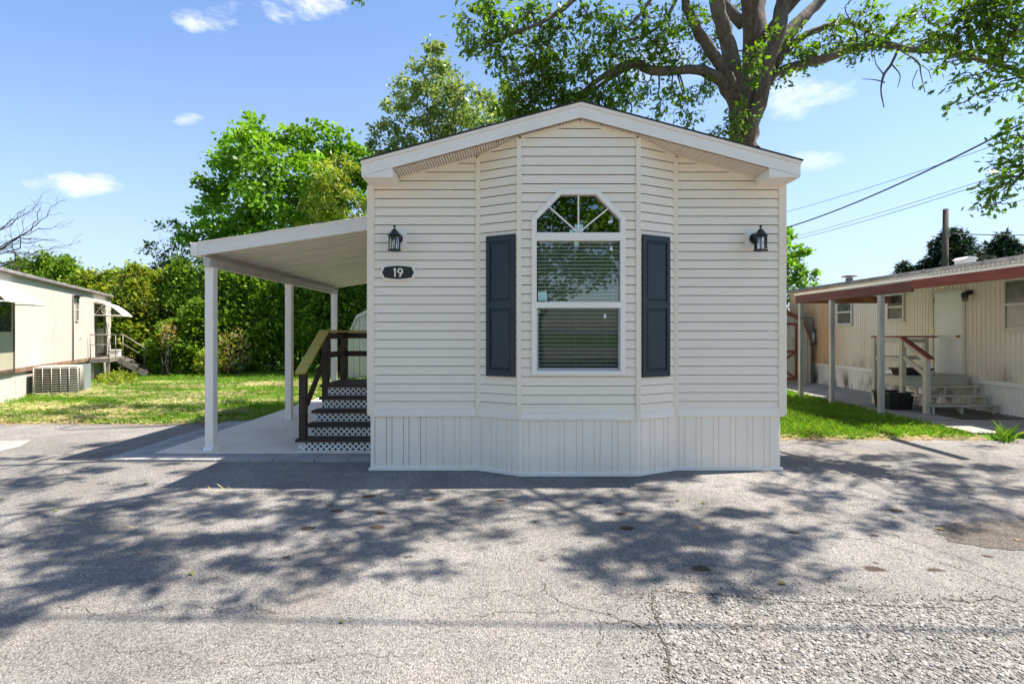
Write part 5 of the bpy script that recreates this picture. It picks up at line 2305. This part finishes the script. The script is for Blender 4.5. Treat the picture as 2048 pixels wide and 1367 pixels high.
LEAF_FAN = np.array([(0, 0, 0), (.22, .45, .03), (.30, .85, .05), (.06, .78, 0), (0, 1.1, .02), (-.10, .75, 0), (-.30, .8, .05), (-.2, .4, .03)])
HY_ = 21.8
GRP = 'arborvitae hedge behind the lawn'
protos = {}
specs = [  # px, top py, kind, distance, radius, label
    (170, 545, 'vine', 22.4, 1.05, 'vine covered arborvitae just right of the white trailer end'),
    (225, 540, 'vine', 22.9, 1.05, 'vine covered arborvitae above the iron porch rail'),
    (275, 532, 'vine', 22.2, 1.1, 'tangled yellow green arborvitae right of the plank steps'),
    (322, 545, 'vine', 22.8, 1.0, 'brownish vine tangled arborvitae in the middle of the open hedge'),
    (365, 520, 'cedar', 22.6, .95, 'pointed green arborvitae left of the first carport post'),
    (398, 600, 'cedar', 21.0, .85, 'low round green arborvitae at the first carport post'),
    (345, 640, 'cedar', 20.9, .75, 'short bushy arborvitae in front of the tangled hedge'),
    (435, 525, 'cedar', 22.3, 1.05, 'green arborvitae just right of the first carport post'),
    (490, 520, 'cedar', 22.5, 1.05, 'green arborvitae between the two near carport posts'),
    (545, 525, 'cedar', 22.2, 1.05, 'green arborvitae just left of the second carport post'),
    (600, 520, 'cedar', 22.6, 1.05, 'green arborvitae just right of the second carport post'),
    (650, 525, 'cedar', 22.3, 1.0, 'green arborvitae just left of the farthest carport post'),
    (700, 520, 'cedar', 22.8, 1.05, 'green arborvitae rising behind the beige shed'),
    (745, 520, 'cedar', 22.4, 1.05, 'green arborvitae against the home corner behind the beige shed'),
    (40, 518, 'cedar', 27, 1.0, 'arborvitae tip above the left end of the white trailer roof'),
    (88, 508, 'cedar', 27.5, .95, 'tallest arborvitae tip above the white trailer roof'),
    (135, 516, 'cedar', 26.5, .95, 'arborvitae tip above the right end of the white trailer roof'),
]
protos['cedar'] = None
for i, (px, py, kind, Y, rad, lab) in enumerate(specs):
    top = P(px, py, Y)
    key = kind + str(i % 2)
    if protos.get(key) is None:
        o = cedar('arborvitae', (top.x, Y, 0), 4.6, 1.05, 15000, MAT[kind], 60 + i, lab, GRP)
        protos[key] = o
    else:
        p = protos[key]
        o = p.copy()
        C.objects.link(o)
        o['label'] = lab
        for ch in p.children:
            d = ch.copy()
            C.objects.link(d)
            d.parent = o
        o.location = (top.x, Y, 0)
    o.scale = (rad, rad, top.z / 4.9)
    o.rotation_euler = (0, 0, i * 2.1)
for i, (x_, y_) in enumerate(((-.6, 25.2), (1.4, 25.6), (3.4, 25.1), (5.4, 25.7), (7.4, 25.3), (9.3, 25.8))):
    p = protos['cedar' + str(i % 2)] if protos.get('cedar' + str(i % 2)) else protos['cedar0']
    o = p.copy()
    C.objects.link(o)
    o['label'] = 'arborvitae in the row standing hidden behind the beige mobile home'
    o['group'] = 'arborvitae row behind the beige mobile home'
    for ch in p.children:
        d = ch.copy()
        C.objects.link(d)
        d.parent = o
    o.location = (x_, y_, 0)
    o.scale = (1.1, 1.1, .95 + .05 * (i % 3))
    o.rotation_euler = (0, 0, i * 1.7)
# brown dying shrubs at the foot of the hedge
def shrub(label, c, rad, n, m, seed, size=.12):
    r = np.random.default_rng(seed)
    root = thing('shrub', label, 'shrub', (c[0], c[1], 0))
    pos, d = lump_points(r, (c[0], c[1], c[2]), rad, n, .4)
    pos[:, 2] = np.maximum(pos[:, 2], .03)
    v = leaf_verts(r, pos, d + np.array([0, 0, .3]), size, LEAF_SIMPLE, .8) - np.array([c[0], c[1], 0])
    tr = MB()
    for i in range(14):
        a = Vector((c[0], c[1], 0)) + Vector(r.normal(0, .08, 3)) * Vector((1, 1, 0)).length
        a.z = 0
        j = int(r.integers(0, n))
        tr.tube(wig(r, a, pos[j], 4, .06), [.02, .016, .012, .008, .004], 5)
    tr.build('stem', MAT['deadwood'], root)
    link('foliage', fast_mesh('foliage', v, 4, m), root)


g = G(498, 745)
shrub('orange brown dying shrub at the hedge foot between the near carport posts', (g.x, 20.3, .95), (.62, .5, .85), 520, MAT['brownleaf'], 81)
g = G(455, 745)
shrub('low light green shrub beside the orange brown dying shrub', (g.x, 20.2, .45), (.55, .45, .5), 700, MAT['limeleaf'], 82, .13)
g = G(381, 745)
shrub('small patch of rusty leaves on the hedge left of the first carport post', (g.x, 20.0, 1.55), (.25, .3, .5), 160, MAT['brownleaf'], 83)
g = G(215, 770)
shrub('low weedy shrub beneath the iron porch rail', (g.x, g.y + .4, .15), (.55, .4, .22), 450, MAT['limeleaf'], 84, .11)

# ------------------------------------------------------------------ the big oak right of the home
OY = 11.0
r = np.random.default_rng(99)
oak = thing('oak_tree', 'huge spreading oak with a forked bare trunk behind the right roof slope', 'tree', (4.85, OY, 0))
ob = MB()
limbs = []


def limb(pts, n=7, cap=True):
    """pts: (px, py, width px, Y)"""
    p3, rd = [], []
    for (x, y, w_, Y) in pts:
        p3.append(P(x, y, Y))
        rd.append(max(.006, w_ / 2 / FPX * Y))
    return limb3(p3, rd, n)


def limb3(p3, rd, n=7, wob=.35):
    # smooth in between and wander
    pp, rr = [], []
    m_ = len(p3)
    for i in range(m_ - 1):
        a, b = p3[i], p3[i + 1]
        p0 = p3[max(i - 1, 0)]
        p4 = p3[min(i + 2, m_ - 1)]
        for k in range(4):
            t = k / 4
            q = .5 * ((2 * a) + (b - p0) * t + (2 * p0 - 5 * a + 4 * b - p4) * t * t + (3 * a - 3 * b + p4 - p0) * t ** 3)
            w_ = rd[i] + (rd[i + 1] - rd[i]) * t
            if k:
                q = q + Vector(r.normal(0, 1, 3)) * w_ * wob * .35
            pp.append(q)
            rr.append(w_ * r.uniform(.93, 1.08))
    pp.append(p3[-1])
    rr.append(rd[-1])
    ob.tube(pp, rr, n if rd[0] < .12 else 14)
    limbs.append((pp, rr))
    return pp


Y = OY
limb([(1494, 838, 150, Y), (1493, 800, 112, Y), (1492, 720, 84, Y), (1492, 560, 68, Y), (1491, 420, 60, Y), (1488, 300, 54, Y), (1487, 240, 54, Y), (1490, 190, 58, Y), (1496, 150, 48, Y)])
limb([(1498, 215, 44, Y), (1508, 120, 42, Y + .1), (1511, 40, 38, Y + .2), (1512, -60, 34, Y + .3), (1500, -200, 34, Y + .3), (1480, -380, 22, Y + .4), (1470, -520, 10, Y)])
limb([(1480, 215, 30, Y), (1466, 130, 30, Y - .2), (1447, 60, 29, Y - .4), (1432, 0, 27, Y - .6), (1415, -80, 26, Y - .9), (1380, -220, 18, Y - 1.4), (1350, -330, 8, Y - 1.8)])
limb([(1474, 200, 24, Y - .1), (1440, 130, 22, Y - .4), (1400, 72, 21, Y - .7), (1378, 25, 18, Y - .9), (1362, -20, 14, Y - 1.1), (1310, -120, 13, Y - 1.6), (1230, -190, 10, Y - 2.2), (1120, -220, 6, Y - 2.8)])
limb([(1478, 225, 26, Y), (1446, 165, 23, Y - .3), (1405, 140, 20, Y - .5), (1355, 142, 17, Y - .7), (1305, 141, 18, Y - .9), (1268, 128, 17, Y - 1.0), (1230, 138, 13, Y - 1.1), (1190, 165, 10, Y - 1.2), (1150, 195, 8, Y - 1.2), (1090, 225, 5, Y - 1.2)])
limb([(1268, 130, 10, Y - 1.0), (1215, 160, 8, Y - .9), (1165, 200, 6, Y - .9), (1130, 240, 4, Y - .8)], 6)
limb([(1496, 280, 26, Y - .2), (1522, 185, 30, Y - .35), (1543, 100, 29, Y - .4), (1560, 40, 28, Y - .5), (1575, -40, 30, Y - .6), (1600, -170, 22, Y - .8), (1640, -320, 10, Y - 1)])
limb([(1535, 140, 30, Y), (1560, 90, 27, Y + .1), (1600, 42, 23, Y + .2), (1645, -5, 20, Y + .3), (1700, -90, 16, Y + .4), (1800, -200, 8, Y + .6)])
limb([(1508, 205, 20, Y - .1), (1545, 152, 17, Y - .2), (1590, 132, 17, Y - .4), (1650, 118, 16, Y - .7), (1700, 99, 15, Y - 1), (1750, 88, 14, Y - 1.4), (1790, 92, 13, Y - 1.8), (1840, 100, 12, Y - 2.3), (1900, 102, 12, Y - 2.8), (1960, 120, 10, Y - 3.3), (2050, 146, 8, Y - 4), (2140, 190, 5, Y - 4.4)])
limb([(1548, 130, 20, Y - .2), (1590, 85, 14, Y - .3), (1640, 58, 12, Y - .3), (1690, 44, 10, Y - .4), (1730, 60, 8, Y - .5), (1770, 80, 6, Y - .6)], 6)
limb([(1840, 100, 8, Y - 2.3), (1880, 60, 7, Y - 2.5), (1940, 30, 5, Y - 2.9), (2020, -10, 4, Y - 3.3)], 6)
limb([(2050, 146, 7, Y - 4), (2090, 210, 7, Y - 4.2), (2085, 290, 6, Y - 4.3), (2050, 340, 5, Y - 4.4), (2015, 380, 4, Y - 4.4)], 6)
limb([(1232, -190, 12, Y - 2.2), (1190, -60, 12, Y - 2.3), (1140, 5, 11, Y - 2.4), (1095, 38, 9, Y - 2.5), (1050, 58, 7, Y - 2.6), (1000, 76, 5, Y - 2.7), (955, 110, 3, Y - 2.8)], 6)
limb([(1362, -20, 9, Y - 1.1), (1330, 40, 7, Y - 1.3), (1290, 70, 6, Y - 1.4), (1240, 85, 5, Y - 1.5)], 6)
limb([(1300, 0, 9, Y - 1.8), (1280, 30, 7, Y - 1.8), (1250, 60, 5, Y - 1.8)], 6)
# dead hanging twigs
for pts in ([(1797, 98, 6), (1783, 128, 5), (1768, 150, 5), (1762, 180, 3), (1768, 215, 2)], [(1797, 98, 5), (1820, 112, 4), (1838, 128, 4), (1842, 150, 2), (1850, 185, 1.5)],
            [(1768, 150, 3), (1752, 128, 2), (1748, 105, 1.5)], [(1770, 165, 3), (1752, 160, 2), (1725, 158, 1.2)], [(1783, 128, 3), (1800, 150, 2), (1795, 175, 1.2)], [(1838, 128, 2), (1856, 140, 1.5), (1862, 158, 1)],
            [(1700, 40, 3), (1690, 15, 2), (1710, -5, 1.5)], [(1835, 140, 2), (1825, 165, 1.5), (1828, 178, 1)]):
    limb([(x, y, w_, Y - 1.85) for x, y, w_ in pts], 5)
# sawn stubs
for a, b, rr in ((P(1502, 252, Y - .15), P(1525, 210, Y - .3), .075), (P(1496, 322, Y - .15), P(1516, 292, Y - .25), .065)):
    ob.tube([a, a.lerp(b, .5), b], [rr * 1.15, rr, rr * .92], 10)
oak_top = P(1490, 190, Y)
# limbs high over the drive, out of the photo's frame, which throw the dappled shade
HI = [[(4.9, 11, 7.5), (4.2, 9.6, 8.6), (3.2, 8.0, 9.0), (2.0, 6.6, 8.9), (.6, 5.6, 8.7), (-.8, 5.0, 8.5)],
      [(4.9, 11, 7.5), (4.6, 9.4, 8.8), (4.9, 7.6, 9.2), (5.4, 6.0, 9.0), (5.8, 4.9, 8.6)],
      [(5.0, 11, 7.5), (6.2, 9.8, 8.8), (7.6, 8.4, 9.2), (8.8, 7.2, 9.0), (10, 6.4, 8.6)],
      [(3.2, 8.0, 9.0), (1.4, 7.9, 9.2), (-.4, 7.4, 9.1), (-2.0, 7.2, 8.9)],
      [(3.2, 8.0, 9.0), (3.4, 6.6, 9.2), (3.4, 5.6, 9.0)],
      [(4.8, 11, 8), (3, 11.6, 10.4), (.6, 12, 11.4), (-2, 12.6, 11.6)],
      [(4.9, 11, 8.4), (6.8, 12.4, 10.6), (9.2, 13.2, 11.2), (11, 13.4, 11)],
      [(2, 11.8, 10.9), (.5, 10.4, 11.0), (-1.4, 9.8, 10.8)]]
for h in HI:
    k = len(h)
    limb3([Vector(p) for p in h], [max(.02, .11 * (1 - .85 * i / (k - 1))) for i in range(k)], 7)

leafv = []


def spray(c, rad, nleaf, ntw, size=.115, tight=False):
    """twigs from the nearest limb fan through a region; leaves crowd the twig ends"""
    c = Vector(c)
    best = None
    for pp, rr in limbs:
        for p, w_ in zip(pp, rr):
            if w_ > .16:
                continue
            d = (p - c).length
            if best is None or d < best[0]:
                best = (d, p, w_)
    _, p0, w0 = best
    rad = np.array(rad)
    ends, _ = lump_points(r, tuple(c), rad, ntw, .3)
    # one connecting branch, then twigs
    br = wig(r, p0, c, 5, .07, .04)
    if (p0 - c).length > .25:
        ob.tube(br, [min(w0 * .7, .022) * (1 - .7 * i / 5) for i in range(6)], 5)
    per = max(3, nleaf // ntw)
    for e in ends:
        s = br[int(r.integers(4, 6))]
        tw = wig(r, s, e, 4, .08)
        ob.tube(tw, [.007, .006, .005, .004, .003], 4, cap=False)
        e = Vector(e)
        d = (e - tw[2])
        d = np.array(d / (d.length + 1e-6))
        t = r.random(per) ** .7
        a, b = np.array(tw[1]), np.array(e)
        if tight:
            a = b + (a - b) * min(1.0, .16 / (np.linalg.norm(b - a) + 1e-6))
        pos = a + (b - a) * t[:, None] + r.normal(0, .075, (per, 3))
        leafv.append(leaf_verts(r, pos, np.tile(d + np.array([0, 0, -.35]), (per, 1)), size, LEAF_OAK, .75))


SPR = [  # px, py, rx, ry, leaves, dY
    (1030, 225, 40, 25, 200, -1.3), (1090, 240, 45, 20, 220, -1.2), (1080, 125, 45, 35, 160, -1.7), (1210, 240, 40, 20, 150, -1.0), (1290, 190, 35, 25, 120, -.8), (1280, 120, 40, 25, 130, -1.1),
    (925, 35, 30, 30, 60, -2.7), (975, 20, 45, 30, 130, -2.7), (960, 85, 50, 30, 140, -2.7), (1010, 55, 45, 35, 140, -2.6), (1000, 110, 45, 30, 110, -2.5), (1060, 25, 50, 30, 150, -2.5),
    (1075, 95, 55, 35, 190, -2.0), (1040, 150, 50, 35, 180, -1.6), (1100, 150, 55, 40, 260, -1.5), (1060, 195, 50, 35, 230, -1.3), (1130, 195, 55, 35, 300, -1.2), (1010, 200, 35, 30, 120, -1.3), (1120, 60, 45, 35, 150, -2.2),
    (1170, 120, 55, 40, 260, -1.4), (1150, 235, 60, 25, 250, -1.0), (1200, 195, 50, 35, 230, -1.1), (1230, 60, 55, 40, 200, -1.8), (1185, 35, 40, 30, 110, -2.2), (1225, 110, 45, 25, 170, -1.2), (1250, 165, 40, 35, 150, -.9), (1255, 210, 30, 20, 70, -.9),
    (1290, 30, 50, 35, 180, -1.7), (1310, 85, 50, 35, 210, -1.3), (1350, 60, 40, 35, 160, -1.2), (1335, 115, 45, 22, 160, -.9), (1345, 185, 40, 30, 130, -.7), (1320, 215, 25, 20, 55, -.8), (1375, 205, 38, 22, 80, -.6), (1375, 245, 30, 12, 55, -.5), (1405, 180, 28, 25, 80, -.3),
    (1400, 100, 35, 40, 140, .5), (1430, 40, 40, 40, 150, .6), (1385, 30, 30, 30, 90, -1), (1440, 130, 25, 35, 90, .6), (1470, 20, 20, 30, 40, .8), (1420, 170, 20, 20, 60, .5), (1440, 265, 22, 15, 60, -.2),
    (1508, 112, 20, 38, 130, -1.0), (1500, 160, 14, 18, 40, -.9), (1472, 228, 16, 26, 100, -.8), (1468, 275, 20, 12, 60, -.6), (1500, 240, 10, 18, 30, -.6), (1535, 75, 15, 20, 40, -.9), (1560, 160, 18, 14, 40, -.5),
    (1580, 85, 40, 30, 130, -.3), (1625, 105, 45, 20, 110, -.5), (1600, 125, 30, 15, 60, -.4), (1680, 85, 50, 22, 130, -.6), (1660, 60, 30, 20, 60, -.4), (1730, 100, 50, 22, 120, -.9), (1740, 55, 40, 25, 90, -.8), (1770, 75, 35, 20, 80, -.9), (1720, 20, 40, 25, 60, -.8),
    (1800, 45, 45, 35, 150, -1.3), (1850, 25, 50, 35, 170, -1.4), (1850, 85, 50, 22, 170, -1.4), (1900, 70, 55, 32, 240, -1.5), (1920, 20, 55, 35, 220, -1.6), (1890, 125, 45, 18, 90, -1.5), (1975, 50, 55, 45, 280, -1.8), (1990, 110, 50, 30, 200, -1.8), (1945, 150, 45, 15, 80, -1.7),
    (2030, 60, 50, 50, 280, -2), (2030, 150, 45, 30, 160, -2.0), (1935, 200, 25, 18, 55, -1.8), (2000, 185, 35, 20, 80, -2.0), (1960, 10, 50, 30, 150, -1.8), (2010, 10, 50, 35, 170, -2.0),
    (2030, 270, 30, 20, 80, -2.3), (2025, 325, 35, 22, 120, -2.4), (2010, 365, 30, 25, 120, -2.5), (2000, 405, 20, 18, 70, -2.5), (2060, 300, 40, 40, 150, -2.4), (2060, 220, 30, 40, 90, -2.2), (2040, 350, 25, 25, 90, -2.4),
]
for (x, y, rx, ry, n, dy) in SPR:
    if x > 1780:
        dy -= min(2.0, (x - 1780) / 60)
    elif x > 1700:
        dy -= .5
    Yd = OY + dy
    n = int(n * (1.75 if x < 1260 else 1.4 if x < 1560 else 1.9 if x < 1780 else .9))
    spray(P(x, y, Yd), (rx / FPX * Yd, .45, ry / FPX * Yd), n, max(4, n // 12))
# crown above the frame, over the trunk
for i in range(26):
    x, y = r.uniform(1080, 1620), r.uniform(-420, -60)
    Yd = OY + r.uniform(-1.8, 2.2)
    spray(P(x, y, Yd), (.9, .8, .7), 260, 12)
# shade-throwing sprays: aim each at a spot of ground in front of the home
sv = SUNDIR / SUNDIR.z
SHADE = [  # ground px, py, height, radius, leaves
    (60, 915, 8.8, .8, 200), (200, 930, 8.8, .7, 170), (90, 950, 8.8, .55, 130), (330, 945, 9, .7, 200), (200, 990, 8.7, .6, 170), (60, 1000, 8.6, .6, 150), (330, 1010, 8.8, .55, 170), (460, 985, 9, .6, 200),
    (560, 1000, 8.8, .5, 190), (660, 1010, 8.9, .5, 190), (740, 985, 9, .6, 200), (860, 1000, 9, .5, 160), (820, 970, 9, .5, 130), (960, 990, 9, .45, 120), (1000, 1030, 8.9, .4, 100), (900, 1040, 8.8, .38, 130),
    (320, 1060, 8.5, .5, 230), (420, 1050, 8.6, .5, 250), (530, 1050, 8.6, .45, 210), (620, 1080, 8.6, .42, 200), (700, 1060, 8.6, .42, 190), (710, 1120, 8.5, .32, 160), (620, 1130, 8.5, .3, 130), (500, 1090, 8.5, .4, 160), (400, 1130, 8.5, .34, 150),
    (250, 1130, 8.4, .36, 170), (150, 1150, 8.4, .36, 190), (60, 1190, 8.3, .34, 190), (220, 1180, 8.3, .30, 150), (30, 1110, 8.4, .4, 140), (120, 1080, 8.5, .4, 110), (430, 1175, 8.4, .2, 60), (520, 1190, 8.4, .18, 60), (20, 1050, 8.6, .5, 160),
    (1130, 1000, 8.8, .45, 170), (1230, 990, 8.8, .45, 170), (1330, 990, 8.8, .45, 180), (1130, 1050, 8.7, .35, 120), (1220, 1050, 8.7, .38, 200), (1310, 1050, 8.7, .4, 210), (1420, 1020, 8.8, .4, 180), (1480, 1050, 8.7, .38, 180), (1560, 1070, 8.7, .36, 160),
    (1250, 1110, 8.6, .36, 200), (1350, 1100, 8.6, .4, 220), (1430, 1110, 8.6, .36, 190), (1200, 1130, 8.5, .25, 110), (1360, 1150, 8.5, .26, 150), (1500, 1120, 8.6, .3, 120), (1620, 1100, 8.7, .28, 80), (1560, 1150, 8.6, .2, 60), (1160, 1090, 8.6, .3, 120),
    (1500, 975, 8.9, .4, 120), (1640, 920, 9, .6, 190), (1720, 940, 9, .55, 180), (1800, 915, 9, .6, 190), (1900, 930, 8.9, .6, 200), (1990, 950, 8.8, .6, 200), (1760, 990, 8.9, .4, 140), (1850, 1000, 8.8, .42, 150), (1950, 1000, 8.7, .45, 150), (2040, 1010, 8.6, .45, 150),
    (1700, 1020, 8.8, .36, 120), (1640, 985, 8.8, .3, 70), (1740, 1055, 8.8, .25, 80), (2040, 910, 8.9, .6, 160), (1960, 1040, 8.7, .3, 80), (1640, 885, 9.2, .5, 130),
]
for (x, y, h, rad, n) in SHADE:
    g = G(x, y)
    c = g + sv * h
    # several tight tufts with open air between them
    k_ = 3 if rad < .55 else 4
    for q_ in range(k_):
        if r.random() < .10:
            continue
        o_ = Vector((r.normal(0, rad * .8), r.normal(0, rad * .6), r.normal(0, .25)))
        s_ = r.uniform(.08, .19)
        spray(c + o_, (s_ * 1.7, s_ * .8, s_ * .7), int(n * 1.45 / k_), 4, .12, True)
# sprays that dapple the lawns
for (x, y, h, rad, n) in ((1650, 805, 9.5, .6, 120), (1760, 845, 9.3, .3, 70),
                          (480, 824, 10.4, .8, 260), (240, 822, 10.6, .9, 260), (150, 815, 10.7, .9, 260), (330, 828, 10.4, .8, 260), (50, 832, 10.5, .8, 240), (400, 812, 10.8, .9, 280), (545, 815, 10.6, .8, 240)):
    g = G(x, y)
    for q_ in range(5):
        o_ = Vector((r.normal(0, rad * .6), r.normal(0, rad * .6), r.normal(0, .3)))
        spray(g + sv * h + o_, (rad * .42, rad * .3, rad * .25), n // 2, 6, .13, True)
for (x_, y_, z_) in ((1.62, 6.1, .35), (1.55, 6.05, .9), (1.75, 6.15, .1), (1.6, 6.1, 1.6), (1.6, 6.1, 2.3), (1.9, 6.1, .05), (1.5, 6.0, .2)):  # leaf sprays added out of view to shade the right angled bay wall
    spray(Vector((x_, y_, z_)) + sv * (9.2 - z_), (.34, .34, .22), 300, 9, .125)
ob.build('trunk', MAT['oakbark'], oak)
v = np.concatenate(leafv) - np.array(oak.location)
link('crown', fast_mesh('crown', v, len(LEAF_OAK), MAT['oakleaf']), oak)

# ------------------------------------------------------------------ bare tree at the far left
bt = thing('bare_tree', 'leafless dark branches reaching in at the far left above the trailer', 'tree', (-26.5, 25, 0))
m = MB()
rb = np.random.default_rng(5)


def bare(a, b, r0, depth):
    pts = wig(rb, a, b, 5, .045, .05)
    m.tube(pts, [max(.006, r0 * (1 - .75 * i / 5)) for i in range(6)], 5)
    if depth == 0:
        return
    d = (Vector(b) - Vector(a))
    for i in range(5):
        j = 2 + i % 4
        q = d.normalized() + Vector(rb.normal(0, .5, 3))
        q.z += -.25
        bare(pts[j], pts[j] + q.normalized() * d.length * rb.uniform(.3, .55), r0 * .38, depth - 1)


B0 = Vector((-26.5, 25, 0))
B1 = Vector((-26.3, 25, 5.9))
m.tube(wig(rb, B0, B1, 5, .02), [.3, .27, .25, .22, .2, .16], 8)
for q in ((62, 462), (52, 514), (40, 496), (22, 450), (70, 452), (30, 522)):
    t = P(q[0], q[1], 25)
    bare(B1 + Vector((0, 0, rb.uniform(-2.4, -1.2))), t, .06, 2)
m.build('trunk', MAT['deadwood'], bt)

# ------------------------------------------------------------------ spruces at the right
def spruce(label, base, h, rad, n, seed):
    r = np.random.default_rng(seed)
    root = thing('spruce_tree', label, 'tree', tuple(base), 'dark spruces behind the ribbed trailer')
    b = Vector(base)
    tr = MB()
    tr.tube([b, b + Vector((0, 0, h))], [.16, .01], 7)
    vs = []
    z = h * .35
    while z < h * .985:
        e = rad * (1 - z / h) ** .85 + .08
        k = max(3, int(6 + e * 3.5))
        a0 = r.uniform(0, 6.28)
        for i in range(k):
            a = a0 + 6.283 * i / k + r.normal(0, .25)
            ln = e * r.uniform(.65, 1.12)
            p0 = b + Vector((0, 0, z))
            p1 = p0 + Vector((math.cos(a) * ln, math.sin(a) * ln, -.12 * ln + r.uniform(-.05, .1)))
            tr.tube([p0, p0.lerp(p1, .5) + Vector((0, 0, -.05 * ln)), p1], [.02, .012, .005], 4, cap=False)
            c_ = int(n * 2.0 * ln)
            t = r.random(c_) ** .7
            pos = np.array(p0) + (np.array(p1) - np.array(p0)) * t[:, None] + r.normal(0, .07, (c_, 3))
            pos[:, 2] -= np.abs(r.normal(0, .10, c_))
            vs.append(leaf_verts(r, pos, np.tile(np.array([math.cos(a), math.sin(a), -.3]), (c_, 1)), .24, LEAF_LONG, .8))
        z += .22 + .12 * r.random()
    tr.build('trunk', MAT['darkbark'], root)
    link('crown', fast_mesh('crown', np.concatenate(vs) - np.array(b), 4, MAT['spruce']), root)


a = P(1905, 452, 30)
spruce('dark spruce standing behind the utility pole', (a.x, 30, 0), a.z, 5.8, 60, 1)
a = P(2022, 458, 30)
spruce('dark spruce near the right frame edge behind the ribbed trailer', (a.x, 30.5, 0), a.z, 5.0, 60, 2)
a = P(1808, 522, 31)
spruce('lowest dark spruce left of the utility pole', (a.x, 31, 0), a.z, 3.6, 60, 3)

# ------------------------------------------------------------------ utility pole and wires
a = P(1890, 418, 24)
up_ = thing('utility_pole', 'dark wooden utility pole above the ribbed trailer roof', 'utility pole', (a.x, 24, 0))
m = MB()
m.tube([(a.x, 24, -.1), (a.x, 24, a.z * .5), (a.x + .03, 24, a.z)], [.16, .135, .11], 10)
m.build('pole', MAT['polewood'], up_)
m = MB()
m.box(a.x - .05, a.x + .05, 23.80, 23.88, a.z - 1.2, a.z - .9)
m.tube([(a.x, 23.87, a.z - 1.28), (a.x, 23.74, a.z - 1.28), (a.x, 23.74, a.z - 1.18)], .03, 6)
m.build('insulator', MAT['greyroof'], up_)


def wire(label, p0, p1, rad, sag, n=26, group=None):
    m = MB()
    pts = []
    for i in range(n + 1):
        t = i / n
        p = Vector(p0).lerp(Vector(p1), t)
        p.z -= sag * 4 * t * (1 - t)
        pts.append(p)
    m.tube(pts, rad, 6)
    tag(m.build('power_line', MAT['cable'], base=pts[0]), label, 'power line', group)


wire('thick sagging black cable rising to the upper right from the home', P(1500, 474, 22), P(2150, 190, 10), .020, .35)
wire('thin upper wire crossing just above the thick black cable', P(1480, 446, 30), P(2200, 214, 14), .009, .25)
wire('upper of two faint parallel wires below the thick cable', P(1500, 494, 34), P(2100, 316, 16), .009, .2)
wire('lower of two faint parallel wires below the thick cable', P(1500, 498, 33), P(2100, 322, 16), .010, .25)
wire('twisted wire running right from the utility pole', (a.x, 23.74, a.z - 1.15), P(2250, 462, 24), .022, .12)
# lines along the road overhead; only their soft shadows reach the picture
for i, (yy, hh, lab) in enumerate(((3.75, 7.4, 'overhead wire along the road, nearest the home'), (3.05, 7.8, 'overhead wire along the road, second from the home'), (2.86, 7.6, 'overhead wire along the road, third from the home'), (2.62, 7.9, 'overhead wire along the road, farthest from the home'))):
    wire(lab, (-26, yy + .75, hh + .8), (32, yy - .95, hh + .8), .015, .8, 30, 'overhead wires along the road')
